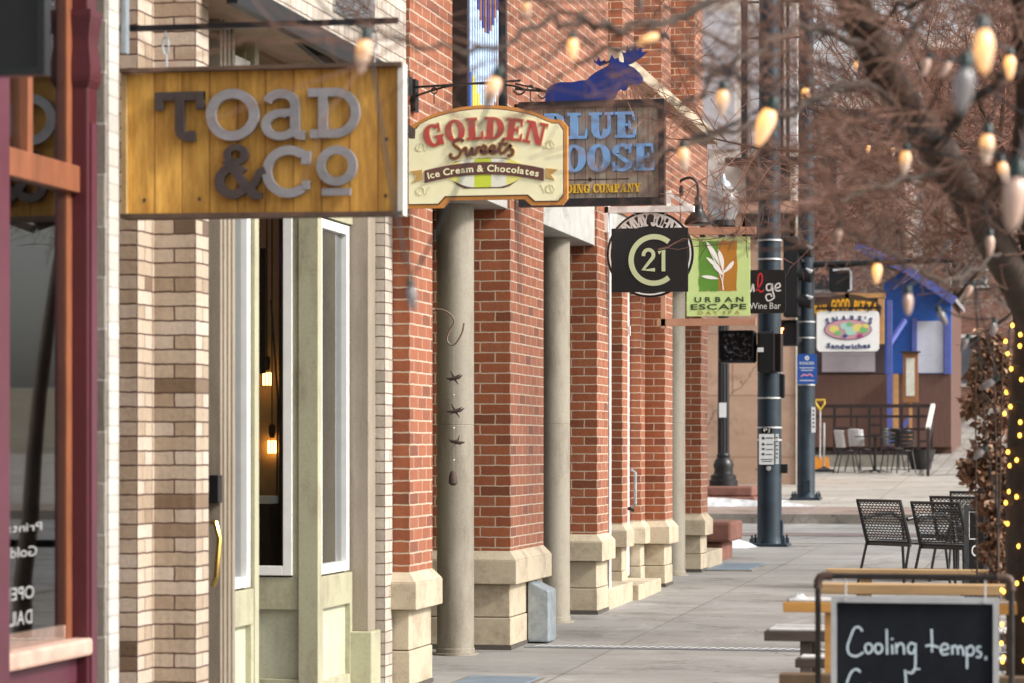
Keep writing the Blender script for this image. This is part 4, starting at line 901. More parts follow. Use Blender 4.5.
a.build('visor_glint', snowm, th_, smooth=True)  # pale blobs stand for glints of light on the visors
q = atY(800,260,ey-.4); r_ = atY(800,305,ey-.4)
MB().bar(q, (ex,ey,q.z), .05,.05).bar(r_, (ex,ey,r_.z), .05,.05).build('signal_mount', black, t)
hb = signal_box(t, 'hand_signal', 779, 798, 320, 346, ey-.5, .25, True)
S = Sign(ey-.52, 780, 331); a = MB(); S.ribbon(a, [(780.5,336),(781.5,328)], 2.2, 0, .003); S.ribbon(a, [(779,330),(783.5,328.5)], 1.6, 0, .004); a.build('lit_hand', EM('hand_orange', (1,.25,.08), 9), hb)
q = atY(790,340,ey-.4); MB().bar(q, (ex,ey,q.z), .05,.05).build('signal_mount', black, t)
mz = zz(265, 46.7); a = MB(); a.tube([(ex,ey,mz), (ex+2.6,ey,mz+.05)], [.06,.045], 10); a.build('mast_arm', black, t, smooth=True)
S = Sign(ey-.1, 842, 280); mh = MB(); S.poly(mh, rrect(829,267,852,292,3), -.15, .0); mh = mh.build('mast_signal', black, t)
a = MB(); S.ribbon(a, [(833,270),(849,269),(851,272),(851,290),(848,291)], 2, 0, .03); a.build('pale_rim', snowm, mh)  # pale outline round the signal head
# lamp post with glass globe
Y = 44.9+.75; q = atY(723.5, 484, Y); lx = q.x
lz = zg(44)+.335; t = thing('street_lamp', 'black fluted street lamp with clear acorn globe standing on the red stone planter', 'street lamp', (lx,Y,lz))
MB().lathe([(.235,lz),(.235,lz+.09),(.21,lz+.11),(.21,lz+.17),(.16,lz+.20),(.15,lz+.27),(.17,lz+.34),(.14,lz+.42),(.105,lz+.46),(.115,lz+.5),(.09,lz+.54)], (lx,Y,0), 24).build('base', black, t, smooth=True)
zt_ = zz(223, Y)
fl = MB(); n = 24
for k in range(2):
    z = lz+.54 if k == 0 else zt_
    for j in range(n): r_ = (.098 if j % 2 else .085)*(1 if k == 0 else .85); fl.v.append((lx+r_*cos(2*pi*j/n), Y+r_*sin(2*pi*j/n), z))
for j in range(n): fl.f.append([j,(j+1) % n,(j+1) % n+n,j+n]); fl.m.append(0)
fl.build('fluted_shaft', black, t); MB().lathe([(.09,zt_-.35),(.13,zt_-.3),(.09,zt_-.25),(.09,zt_-.1),(.2,zt_-.03),(.2,zt_+.06)], (lx,Y,0), 24).build('globe_holder', black, t, smooth=True)
gm, nt_, b_ = nm('frosted_globe'); b_.inputs['Base Color'].default_value = (.62,.64,.65,1); b_.inputs['Roughness'].default_value = .15; b_.inputs['Transmission Weight'].default_value = .6
MB().lathe([(.17,zt_+.06),(.24,zt_+.2),(.27,zt_+.38),(.25,zt_+.5),(.18,zt_+.58),(.13,zt_+.62)], (lx,Y,0), 28).build('globe', gm, t, smooth=True)
MB().lathe([(.13,zt_+.62),(.11,zt_+.68),(.04,zt_+.73),(.02,zt_+.8),(.004,zt_+.84)], (lx,Y,0), 16).build('finial', steel, t, smooth=True)
z_ = zz(410, Y); MB().box(lx-.06,Y-.11,z_-.12,lx+.06,Y-.098,z_+.12).build('sticker', stick, t)
# ================================================================== BUILDING ACROSS THE ROAD
YB = 52.0; zb = zg(YB); tb = thing('tan_stone_building', 'tan and cream stone faced building on the far corner behind the signal poles', 'building', (-9,YB,zb))
tanst = groundmat('tan_panels', (.52,.33,.23), (.60,.40,.29), 2.4, 1.15, .012, (.28,.16,.11), .5, 1.5)
crst = M('cream_stone', (.78,.69,.63), .8, var=.12, sc=1.5)
xe = atY(797,0,YB).x; zsp = atY(0,226,YB).z
MB().box(-30,YB,zb-.3,xe,YB+2.6,zsp).build('lower_wall', tanst, tb, uvo=(xe,YB))
MB().box(xe-.02,YB-.03,zb,xe+.06,YB+.3,zsp).build('corner_trim', M('pale_trim', (.68,.62,.54), .7), tb)
MB().box(-30,YB+.05,zsp,xe,YB+2.6,16).build('upper_wall', crst, tb)
MB().box(-30,YB-.08,zsp,xe+.08,YB+.3,zsp+.22).build('string_course', M('salmon_stone', (.50,.30,.22), .8), tb)
def arch(x0, x1, ys, yt, Y, m, name, par, e=0):
    p = atY(x0,ys,Y); q = atY(x1,ys,Y); cx_ = (p.x+q.x)/2; r_ = (q.x-p.x)/2; zs = atY(0,yt,Y).z-r_; pts = [(p.x,p.z),(q.x,q.z)]+[(cx_+r_*cos(k/14*pi), zs+r_*sin(k/14*pi)) for k in range(15)]
    a = MB(); A = [(x,Y,z) for x, z in pts]; B = [(x,Y+.12,z) for x, z in pts]; a.face(A); a.face(B[::-1])
    for i in range(len(A)): j = (i+1) % len(A); a.face([A[j],A[i],B[i],B[j]])
    return a.build(name, m, par)
o = arch(742,799-4,240,162,YB-.0,M('surround_stone', (.62,.52,.44)),'window_surround',tb); arch(746,790,240,168,YB-.03,M('dark_window', (.045,.035,.035), .15),'arched_window',o)
df = M('brown_steel', (.028,.017,.018), .5)
bal = MB(); p = atY(725,163,YB-.6); q = atY(805,156,YB-.6); bal.box(p.x,YB-.6,p.z,q.x,YB-.02,q.z); o = bal.build('balcony', df, tb)
for x0_, x1_ in ((741,747),(779,783),(786,789)):
    p = atY(x0_,160,YB-.5); q = atY(x1_,-60,YB-.5); MB().box(p.x,YB-.5,p.z,q.x,YB-.35,q.z).build('steel_post', df, o)
for y_ in (4,40): p = atY(742,y_,YB-.4); q = atY(800,y_-4,YB-.4); MB().box(p.x,YB-.45,p.z,q.x,YB-.4,q.z).build('steel_rail', df, o)
for (a0, a1) in ((700,735),(750,776),(790,797)): p = atY(a0,150,YB); q = atY(a1,10,YB); MB().box(p.x,YB+.03,p.z,q.x,YB+.06,q.z).build('window_pane', M('pale_glass%d' % a0, (.66,.62,.65), .3, var=.1), tb)
# ================================================================== BLUE SANDWICH SHOP
YS = 66.0; zs_ = zg(YS); ts = thing('blue_sandwich_shop', 'blue and brown timber sandwich shop with gable roof at the top of the patio', 'shop building', (-4.2,YS,zs_))
blue = M('shop_blue', (.018,.10,.42), .5, var=.15); purp = M('purple_trim', (.085,.11,.36), .5); brw = M('brown_boards', (.12,.06,.045), .6, var=.15, sc=4, stretch=(4,4,.6)); tanw = M('tan_timber', (.48,.26,.10), .6, var=.2)
def wall(x0, x1, y0, y1, Y, d, m, name, par=ts):
    p = atY(x0,y1,Y); q = atY(x1,y0,Y); return MB().box(p.x,Y,p.z,q.x,Y+d,q.z).build(name, m, par)
wall(800,951,374,447,YS,.3,brw,'lower_wall'); wall(800,885,300,374,YS,.3,M('shop_dark', (.06,.04,.045), .5),'upper_wall'); wall(885,951,318,374,YS,.3,blue,'upper_wall')
wall(822,875,352,372,YS-.04,.03,M('mauve_window', (.42,.38,.42), .2, var=.2, sc=1),'window')
wi = wall(917,943.5,321,373,YS-.04,.03,M('pale_window', (.50,.52,.60), .15, var=.2, sc=1),'window')
for x0_, x1_ in ((912,917),(944,950)): wall(x0_,x1_,318,374,YS-.08,.07,purp,'window_frame',wi)
g_ = MB(); pts = [atY(x_,y_,YS-.02) for x_, y_ in ((884,321),(884,283),(900,272),(916,281),(951,303),(951,321))]
g_.face(pts[::-1]); g_.face([p+Vector((0,.3,0)) for p in pts])
for i in range(6): j = (i+1) % 6; g_.face([pts[i],pts[j],pts[j]+Vector((0,.3,0)),pts[i]+Vector((0,.3,0))])
g_.build('gable', blue, ts)
rf = MB(); rm = M('roof_grey', (.22,.2,.22), .7)
a_, b_2, c_ = atY(857,246,YS-.6), atY(905,268,YS-.6), atY(955,301,YS-.6)
for p, q in ((a_, b_2), (b_2, c_)): rf.hexa([p, q, q+Vector((0,6,0)), p+Vector((0,6,0)), p+Vector((0,0,.12)), q+Vector((0,0,.12)), q+Vector((0,6,.12)), p+Vector((0,6,.12))])
rf = rf.build('roof', rm, ts); MB().bar(a_+Vector((0,-.03,0)), b_2+Vector((0,-.03,0)), .06,.22).bar(b_2+Vector((0,-.03,0)), c_+Vector((0,-.03,0)), .06,.2).build('fascia_board', purp, rf)
o = wall(887,892,300,445,YS-1.2,.12,purp,'post'); wall(893,898,374,445,YS-.2,.12,tanw,'post')
wall(840,885,293,298,YS-1.4,.15,tanw,'timber_lintel'); wall(878,884,298.3,344,YS-1.4,.12,tanw,'timber_post')
MB().bar(atY(889,345,YS-1.1), atY(905,320,YS-.5), .08,.1).bar(atY(889,445,YS-1.1), atY(912,415,YS-1.1), .08,.1).build('brace', purp, ts)
MB().box(-12,YS+.3,zs_-.2,atY(951,0,YS).x,YS+6,atY(0,305,YS).z).build('back_block', brw, ts)
wall(800,935,405-50,406-50,YS-.5,.02,brw,'sill')
# menu case
t = thing('menu_case', 'wood framed menu case on a post beside the shop entrance', 'notice board', atY(910,440,62.2))
o = wall(903,918,352,402,62.2,.1,M('menu_wood', (.30,.13,.05), .6),'case',t); wall(906,914.5,358,396,62.19,.008,M('menu_paper', (.66,.66,.58), .5, var=.15, sc=12),'menu_sheet',t)
wall(900,920,351,353,62.12,.2,df,'case_roof',t); wall(909,912,402,440,62.25,.06,tanw,'post',t)
# pizza sign and sandwich sign
S = Sign(61.0, 847, 310); t = thing('pizza_sign', 'dark arched pizza sign with flame yellow letters above the white sandwich sign', 'sign', S.P(847,316))
a = MB(); S.poly(a, [(814,316),(814,303)]+[(814+66*k/10, 303-9*sin(pi*k/10)) for k in range(1,10)]+[(881,306),(881,316)], -.05, 0); a.build('board', M('sign_dark_brown', (.06,.035,.02), .5), t)
a = MB(); S.text(a, "DAM", 815, 827, 0, 8, 0, .01, 0, .06, lambda x: (314-3.0*sin(pi*(x-812)/70), .10)); S.text(a, 'GOOD', 831, 850, 0, 10.5, 0, .01, 0, .06, lambda x: (314-4.5*sin(pi*(x-812)/70), 0)); S.text(a, 'PIZZA', 853, 877, 0, 10, 0, .01, 0, .06, lambda x: (315-4.5*sin(pi*(x-812)/70), -.12)); a.build('flame_lettering', M('flame_yellow', (.85,.42,.02), .5, var=.1), t)
wall(845,849,293,300,61.0,.06,black,'hanger',t)
S = Sign(59.6, 847.5, 331); t = thing('sandwich_shop_sign', "white rounded sandwich sign with navy lettering round a colourful oval", 'sign', S.P(847,352))
a = MB(); S.poly(a, rrect(816.5,311,879,351.5,4), -.05, 0); a.build('board', M('sign_cool_white', (.90,.92,.93), .5, var=.04), t)
navy = M('sign_navy', (.02,.05,.16), .5, var=0)
a = MB(); S.text(a, "S N A R F ' S", 826, 872, 0, 6.3, 0, .01, 0, .05, lambda x: (322+3*((x-849)/24)**2, -2*3*(x-849)/576)); S.text(a, 'Sandwiches', 826, 871, 0, 5, 0, .01, 0, .05, lambda x: (349-1.5*((x-849)/24)**2, 2*1.5*(x-849)/576)); a.build('lettering', navy, t)
a = MB(); S.ring(a, 848, 329.5, 24, 10.5, .2, .1, 0, 360, 0, .008, n=36); a.build('oval_outline', navy, t)
a = MB(); S.ring(a, 848, 329.5, 23.2, 9.7, .2, .1, 0, 360, 0, .012, n=36); a.build('oval', M('oval_pink', (.60,.32,.38), .5, var=0), t)
a = MB()
for i, (x_, y_, r_, k_) in enumerate(((834,329,5,0),(838,333,3.5,1),(845,326,5,2),(851,331,6,2),(858,328,5.5,0),(864,330,4.5,1),(845,336,2.5,3),(860,336,2.8,4),(850,324,3,1),(866,326,3,0))): S.ring(a, x_, y_, r_, r_*.75, .1, .1, 0, 360, 0, .014+i*.001, k_, n=12)
a.build('oval_colours', [M('c_yellow', (.75,.68,.2), .5, var=0), M('c_green', (.2,.5,.2), .5, var=0), M('c_mint', (.4,.68,.6), .5, var=0), M('c_navy', (.03,.1,.3), .5, var=0), M('c_plum', (.4,.04,.2), .5, var=0)], t)
a = MB(); a.bar(S.P(816,308), S.P(880,308), .05, .05); a.bar(S.P(830,308), S.P(830,312), .03,.03); a.bar(S.P(868,308), S.P(868,312), .03,.03); a.bar(S.P(878,308), atY(881,308,YS-1.4), .05,.05); a.build('hanger_bar', black, t)
# ================================================================== PATIO RAIL, CAFE FURNITURE
YR = 60.0; t = thing('patio_railing', 'dark brown geometric patio railing on a low concrete wall in front of the blue shop', 'railing', atY(870,472,YR))
wall(812,932,455,474,YR,.25,groundmat('patio_concrete', (.28,.26,.22), (.40,.38,.34)),'kerb_wall',t)
wall(812,934,404,408,YR,.06,df,'top_rail',t); wall(812,934,415,418,YR+.01,.04,df,'mid_rail',t); wall(812,934,451,455,YR+.01,.04,df,'bottom_rail',t)
for x_ in (833,868,900,917,930): wall(x_,x_+3,408,455,YR+.005,.05,df,'post',t)
for (x0_, x1_, y0_) in ((833,850,427),(869,880,424),(869,880,434),(900,930,428),(917,930,440)): wall(x0_,x1_,y0_,y0_+2.4,YR+.012,.03,df,'infill_bar',t)
for (x0_, y0_, y1_) in ((850,408,427),(880,408,455),(856,418,455)): wall(x0_,x0_+2.2,y0_,y1_,YR+.014,.03,df,'infill_bar',t)
q = atY(933,405,YR); e_ = Vector((q.x+.12,55.6,zg(55.6)+.95))
MB().bar(q, e_, .09,.06).build('ramp_handrail', whitew, t); MB().bar(q+Vector((0,0,-.35)), e_+Vector((0,0,-.35)), .03,.05).bar(e_+Vector((0,0,-.95)), e_, .06,.06).bar(q+Vector((0,0,-1.1)), e_+Vector((0,0,-.85)), .03,.05).build('ramp_rail', df, t)
def cafe_chair(name, label, loc, rz, cm, arms=False):
    t = thing(name, label, 'chair', loc, rz, 'cafe chairs on the far patio')
    MB().lathe([(.01,.44),(.2,.44),(.21,.45),(.2,.465),(.01,.47)], (0,0,0), 16).build('seat', black, t, local=True)
    bk_ = MB(); n = 9
    def cv(k, z, r_): return (r_*sin(R(-75+150*k/n)), r_*cos(R(-75+150*k/n))*.9+.02+(z-.5)*.15, z)
    for z0_, z1_ in ((.54,.60),(.62,.68),(.70,.76),(.78,.86)) if cm is black else ((.52,.86),):
        for k in range(n):
            bk_.hexa([cv(k,z0_,.215), cv(k+1,z0_,.215), cv(k+1,z0_,.2), cv(k,z0_,.2), cv(k,z1_,.215), cv(k+1,z1_,.215), cv(k+1,z1_,.2), cv(k,z1_,.2)])
    bk_.build('backrest', cm, t, local=True, smooth=True)
    MB().tube([(.2*sin(R(-75+150*k/n)), .2*cos(R(-75+150*k/n))*.9+.07, .86-.03*abs(k-n/2)/n) for k in range(n+1)], .016, 8).build('top_rail', cm if not arms else black, t, local=True, smooth=True)
    for sx in (-1,1):
        MB().tube([(.13*sx,-.13,.45),(.19*sx,-.21,0)], .013, 6).build('leg', black, t, local=True)
        MB().tube([(.19*sx,.13,.82),(.15*sx,.13,.45),(.2*sx,.24,0)], .013, 6).build('leg', black, t, local=True)
    return t
def gpt(px, py):
    d = 50
    for _ in range(30): d = .5*d+.5*(ZC-zg(at(px,0,d).y))*F/(py-HY)
    return at(px, py, d)
def onY(px, Y): p = atY(px, 0, Y); return Vector((p.x, Y, zg(Y)))
cafe_chair('cafe_chair', 'white backed cafe chair nearest the pole on the far patio', onY(847,57.0), R(108), M('chair_white', (.62,.62,.64), .5))
cafe_chair('cafe_chair', 'second white backed cafe chair, beside the round table', onY(860,57.8), R(140), bpy.data.materials['chair_white'])
cafe_chair('cafe_chair', 'large black slatted cafe chair right of the round table', onY(903,57.0), R(200), black)
cafe_chair('cafe_chair', 'black cafe chair tucked behind the round table', onY(893,58.4), R(20), black)
q = onY(875,57.2); t = thing('cafe_table', 'black cafe table with thin top between the patio chairs', 'table', q)
MB().lathe([(.01,.72),(.42,.72),(.42,.745),(.01,.745)], (0,0,0), 28).build('tabletop', black, t, local=True); MB().lathe([(.03,.03),(.03,.72)], (0,0,0), 10).build('pedestal', black, t, local=True)
fm = MB()
for k in range(4): fm.bar((0,0,.06), (.3*cos(k*pi/2+.4),.3*sin(k*pi/2+.4),.015), .04,.02)
fm.build('foot', black, t, local=True)
q = onY(921,58.8); t = thing('dark_planter', 'black tub in the shade beside the ramp railing', 'planter', q); MB().lathe([(.2,0),(.3,.4),(.31,.42),(.27,.42),(.26,.36),(.01,.36)], (0,0,0), 20).build('tub', M('planter_black', (.02,.02,.02), .7), t, local=True)
# snow shovel, orange crate, silver post
q = onY(820,58.6); t = thing('snow_shovel', 'yellow D handled snow shovel leaning on the patio railing', 'shovel', q)
yl = M('shovel_yellow', (.75,.5,.04), .4, var=.05)
MB().tube([(0,0,.2),(0,.05,1.25)], .014, 8).build('shaft', sil, t, local=True); MB().tube([(0,.05,1.25),(-.09,.055,1.38),(-.09,.06,1.46),(.09,.06,1.46),(.09,.055,1.38),(0,.05,1.25)], .02, 6).build('handle', yl, t, local=True)
MB().hexa([(-.2,-.04,0),(.2,-.04,0),(.2,-.01,0),(-.2,-.01,0),(-.18,0,.27),(.18,0,.27),(.18,.03,.27),(-.18,.03,.27)]).build('blade', M('shovel_orange', (.70,.27,.03), .5), t, local=True)
q = onY(824,57.8); t = thing('sign_stand', 'slim silver post on a round black foot beside the far pole', 'post', q)
MB().lathe([(.02,.03),(.02,1.0)], (0,0,0), 10).build('post', sil, t, local=True); MB().lathe([(.22,0),(.22,.03),(.05,.08),(.03,.1)], (0,0,0), 18).build('foot', black, t, local=True)
# ================================================================== FAR BACKDROP BUILDINGS
def far_building(x0, x1, y, d, h, label, wm, wins, seed):
    z = zg(min(y,160))-.3; t = thing('distant_building', label, 'building', ((x0+x1)/2,y,z), 0, 'buildings far up the street')
    MB().box(x0,y,z-1,x1,y+d,z+h).build('wall', wm, t, uvo=(x0,y)); MB().box(x0-.2,y-.2,z+h,x1+.2,y+d,z+h+.5).build('cornice', crst, t)
    rn = random.Random(seed); n = int((x1-x0)/3.2); k = 0
    for fl_ in range(int(h/3.6)):
        for i in range(n):
            xx = x0+1+i*(x1-x0-1)/n; zz_ = z+1.1+fl_*3.6
            o = MB().box(xx,y-.05,zz_,xx+1.4,y+.02,zz_+1.9).build('window', white, t); MB().box(xx+.12,y-.08,zz_+.12,xx+1.28,y-.055,zz_+1.78).build('pane', wins, o)
wg = M('far_glass', (.10,.11,.13), .1, var=.4, sc=.5)
far_building(-5.5,8,104,14,13.5,'distant red brick building with white framed windows seen through the bare branches',farbrick,wg,1)
far_building(9,30,120,14,16,'distant cream building up the street at the right',crst,wg,2)
far_building(-26,-7,112,14,12,'distant brown building behind the sandwich shop roof',M('brown_render', (.50,.36,.31), .8),wg,3)
# ================================================================== CHALKBOARD STAND
S = Sign(9.95, 914, 640); kb = S.P(914,640); zf_ = zg(9.95)
t = thing('chalkboard_stand', 'blackboard in a silver frame hung in a black pipe stand, chalked Cooling temps', 'menu board', (kb[0],9.95,zf_))
m, nt, b = nm('chalkboard'); n = noise(nt, 3, 6, .7); r = ramp(nt, n.outputs[0], [(.35,(.006,.008,.011)),(.75,(.017,.020,.026))]); nt.links.new(r.outputs[0], b.inputs['Base Color']); b.inputs['Roughness'].default_value = .8; b.inputs['Specular IOR Level'].default_value = .15
a = MB(); S.poly(a, [(836,603),(993,603),(993,790),(836,790)], -.015, .0); a.build('slate', m, t)
al = M('aluminium_frame', (.46,.47,.48), .4, metal=.3)
a = MB()
for q in ([(830.5,597),(998.5,597),(998.5,603),(830.5,603)], [(830.5,790),(998.5,790),(998.5,796),(830.5,796)], [(830.5,603),(836,603),(836,790),(830.5,790)], [(993,603),(998.5,603),(998.5,790),(993,790)]): S.poly(a, q, -.02, .012)
a.build('frame', al, t, bevel=.002)
ch = M('chalk', (.52,.62,.68), .9, var=.2, sc=60)
a = MB()
def stroke(P, w=2.1, e=[0]): e[0] = (e[0]+1) % 9; S.ribbon(a, smoothpts(P, 5), w, 0, .0012+e[0]*.0001)
stroke([(862,632),(859,628),(854,629),(850,638),(847,648),(849,655),(856,657),(863,653)])
for ox in (868.5,878.5): stroke([(ox+.8,644),(ox-3,645.5),(ox-3.6,650),(ox-1,654),(ox+3,651.5),(ox+3.4,647),(ox+.8,644)])
stroke([(886.5,629.5),(886.8,642),(887,655)]); stroke([(892,645),(892.3,650),(892.3,654.5)]); stroke([(891.5,638.5),(892.5,640)], 2.4)
stroke([(896,643),(896.5,654)]); stroke([(896.5,648),(900,643.5),(903.5,646),(904,654.5)])
stroke([(915,644.5),(911,643),(908,647),(909,652.5),(913,653),(915,648)]); stroke([(915.5,643),(915.5,656),(915,668),(912,673),(907,672)])
stroke([(931.5,629),(932,641),(932,652)]); stroke([(925.5,646),(931,645),(939,647)])
stroke([(941,650),(948,648),(947,644),(943,644),(940.5,649),(943,654),(949,653)])
stroke([(952,645),(952.5,654)]); stroke([(952.5,648),(955,645),(957.5,648),(958,654)]); stroke([(958,648),(960.5,645.5),(963,649),(963.5,655)])
stroke([(966.5,646),(967,658),(967,668)]); stroke([(967,648),(971,645),(974,649),(972,654),(967.5,654)])
stroke([(981,646),(977.5,646),(977.5,650),(981,652),(980,656),(976,656)]); stroke([(986,655),(985.5,659)], 2.6)
# second line
stroke([(860,673),(856,670),(851,673),(847,682),(846,690),(849,698),(856,699),(861,694),(860,688),(854,688)]); 
for ox in (870,882): stroke([(ox+1,685.5),(ox-3.5,687),(ox-4.3,692),(ox-1,696.5),(ox+3.5,694),(ox+4,689),(ox+1,685.5)])
stroke([(905,670),(906,684),(906,698)]); stroke([(905,688),(900,686),(896,691),(899,697),(905,695)])
stroke([(912,671),(916,669),(920,669)], 1.6)
a.build('chalk_writing', ch, t)
pipe = M('black_iron_pipe', (.028,.022,.02), .4, metal=.4, var=.4, sc=20)
def P3(x, y, dy=0): q = S.P(x, y); return Vector((q[0], q[1]+dy, q[2]))
a = MB(); r_ = .0105
zb_ = zf_
xl, xr_ = P3(816.5,0).x, P3(1011,0).x; zt2 = P3(0,577).z
a.tube([(xl,9.97,zb_+.02),(xl,9.97,zt2-.03)]+[(xl+.03-.03*cos(k/5*pi/2),9.97,zt2-.03+.03*sin(k/5*pi/2)) for k in range(6)]+[(xr_-.03,9.97,zt2)]+[(xr_-.03+.03*sin(k/5*pi/2),9.97,zt2-.03+.03*cos(k/5*pi/2)) for k in range(6)]+[(xr_,9.97,zb_+.02)], r_, 12)
a.build('pipe_frame', pipe, t, smooth=True)
for x_ in (xl, xr_):
    a = MB(); sgn = 1 if x_ == xl else -1
    a.tube([(x_,9.97,zt2-.045),(x_,9.97,zt2-.02),(x_+sgn*.008,9.97,zt2-.004),(x_+sgn*.022,9.97,zt2+.0005),(x_+sgn*.05,9.97,zt2)], [.016,.0155,.0155,.0155,.016], 12); a.build('elbow', M('rusty_pipe%d' % (sgn+1), (.09,.055,.04), .55, metal=.3, var=.3), t, smooth=True)
    a = MB(); a.tube([(x_,9.72,zb_+.02),(x_,10.22,zb_+.02)], .012, 8); a.build('foot', pipe, t)
for x_ in (845,985):
    a = MB(); p = P3(x_, 600); a.tube([p+Vector((0,0,0)), Vector((p.x,9.97,zt2))], .003, 6); S.ring(a, x_, 600, 2.2, 2.2, .1, .1, 0, 360, .012, .016, n=10); a.build('hanging_ring', sil, t)
# ================================================================== PLANK BENCHES AND TABLES
frost = M('frost', (.62,.60,.58), .9, var=.2, sc=9)
tanpl = M('tan_plank', (.42,.27,.13), .6, var=.25, sc=6, stretch=(.4,4,4)); dkpl = M('weathered_plank', (.085,.065,.052), .8, var=.35, sc=8, stretch=(.4,4,4)); orpl = M('orange_plank', (.55,.28,.07), .6, var=.15, sc=6, stretch=(.4,4,4))
def plank(name, label, cat, x0, y, d, h, m, wid=.22, th=.042, legs=True, snow_=0, grp='plank tables and benches behind the chalkboard', xr=1.45):
    q = at(x0, y, d); zt_ = q.z; g0 = zg(q.y); t = thing(name, label, cat, (q.x,q.y,g0), 0, grp)
    MB().box(q.x,q.y,zt_-th,q.x+xr,q.y+wid,zt_).build('plank', m, t, bevel=.003)
    if snow_: MB().box(q.x+.02,q.y+.004,zt_+.0005,q.x+xr-.03,q.y+wid-.004,zt_+.012).build('frost', frost, t, bevel=.004)
    for lx_ in (q.x+.16, q.x+xr-.2):
        MB().box(lx_,q.y+.02,g0,lx_+.05,q.y+.07,zt_-th).build('leg', m, t); MB().box(lx_,q.y+wid-.07,g0,lx_+.05,q.y+wid-.02,zt_-th).build('leg', m, t)
        MB().box(lx_+.051,q.y+.03,g0+.15,lx_+.08,q.y+wid-.03,g0+.2).build('stretcher', m, t)
    return t, q
plank('plank_table', 'long tan plank table farthest behind the chalkboard, its edge just over the pipe', 'table', 826, 569, 13.3, .75, tanpl, .10, .045, xr=.95)
plank('plank_table', 'tan plank table whose top shows just under the pipe of the chalkboard', 'table', 818, 584, 11.9, .75, tanpl, .16, .042, xr=.9)
_, q = plank('plank_table', 'orange plank table with a lump of snow on its left end', 'table', 783, 602, 10.9, .74, orpl, .2, .04, xr=.95, snow_=1)
q2 = q
t_, q = plank('plank_bench', 'weathered grey brown plank bench sticking out farthest left', 'bench', 764, 631, 12.6, .5, dkpl, .32, .045, xr=1.1, snow_=1)
plank('plank_bench', 'low dark plank bench below the grey one, left of the chalkboard', 'bench', 795, 659, 11.4, .45, dkpl, .12, .036, xr=.9, snow_=1)
plank('plank_bench', 'brown plank bench at the bottom edge left of the chalkboard', 'bench', 779, 674, 10.7, .45, M('brown_plank', (.13,.08,.045), .8, var=.3), .1, .045, xr=1)
def lump(name, c, rx, ry, h, lab, seed):
    rn = random.Random(seed); mb = MB(); n = 18
    for r_ in range(5):
        f = r_/4
        for j in range(n): mb.v.append((c[0]+rx*f*cos(2*pi*j/n)*(1+.15*rn.uniform(-1,1)), c[1]+ry*f*sin(2*pi*j/n), c[2]+h*(1-f**2.2)*(.8+.4*rn.random())+.001))
    for r_ in range(4):
        for j in range(n): a = r_*n+j; b = r_*n+(j+1) % n; mb.f.append([a,b,b+n,a+n]); mb.m.append(0)
    o = mb.build(name, snowm, smooth=True, angle=180); tag(o, lab, 'snow', kind='thing')
lump('snow_lump', (q2.x+.055,q2.y+.06,q2.z), .045, .05, .028, 'small lump of snow on the left end of the orange plank table', 4)
# ================================================================== BLACK MESH CHAIRS
def mesh_chair(label, loc, rz):
    t = thing('mesh_chair', label, 'chair', loc, rz, 'black mesh patio chairs')
    w_, hs_, hb = .27, .43, .79
    B0 = Vector((0,.22,.47)); B1 = Vector((0,.34,hb))
    a = MB(); a.tube([(-w_,.22,.42),(-w_,.34,hb),(w_,.34,hb),(w_,.22,.42)], .018, 8); a.build('back_frame', black, t, local=True)
    a = MB(); n = 11
    def pt(u, v): return Vector((-w_+2*w_*u, .22+.12*v, .44+(hb-.44)*v))
    nu, nv = 13, 15
    for i in range(nv+1):
        pts = []
        for j in range(nu*2+1):
            off = (.32 if (j//1) % 2 == (i % 2) else -.32)/nv
            v = min(1, max(0, i/nv+off*.9)); pts.append(pt(j/(nu*2), v))
        for p, q in zip(pts[:-1], pts[1:]): a.bar(p, q, .008, .008)
    a.build('back_mesh', black, t, local=True)
    a = MB(); a.box(-w_,-.24,.415,w_,.22,.43); a.build('seat', black, t, local=True, bevel=.01)
    for s in (-1,1):
        a = MB(); a.tube([(s*w_,.25,.63),(s*(w_+.03),.1,.66),(s*(w_+.05),-.14,.67),(s*(w_+.04),-.26,.6),(s*w_,-.25,.42)], .018, 8); a.build('armrest', black, t, local=True, smooth=True)
        a = MB(); a.tube([(s*w_,-.22,.42),(s*(w_+.02),-.27,0)], .013, 8); a.build('leg', black, t, local=True)
        a = MB(); a.tube([(s*w_,.22,.43),(s*(w_+.02),.33,0)], .013, 8); a.build('leg', black, t, local=True)
    a = MB(); a.bar((-w_,-.23,.40),(w_,-.23,.40),.025,.03); a.bar((-w_,.21,.40),(w_,.21,.40),.025,.03); a.build('seat_frame', black, t, local=True)
    return t
def onG(px, Y): p = atY(px, 0, Y); return Vector((p.x, Y, zg(Y)))
mesh_chair('black mesh chair standing clear at the left of the group, back to the building', onG(906,25.4), R(138))
mesh_chair('black mesh chair in the middle of the group, facing away', onG(961,24.8), R(142))
mesh_chair('black mesh chair half hidden behind the middle one', onG(975,26.6), R(150))
mesh_chair('farthest black mesh chair, close to the dry leaves', onG(982,28.5), R(175))
q = onG(928,26.6); t = thing('patio_table', 'low black table between the mesh chairs', 'table', q+Vector((.2,.3,0)))
MB().box(-.3,-.3,.40,.45,.3,.43).build('tabletop', black, t, local=True, bevel=.005); MB().lathe([(.03,.02),(.03,.4)], (.05,0,0), 10).build('pedestal', black, t, local=True); MB().lathe([(.2,0),(.2,.02),(.03,.04)], (.05,0,0), 18).build('foot', black, t, local=True)
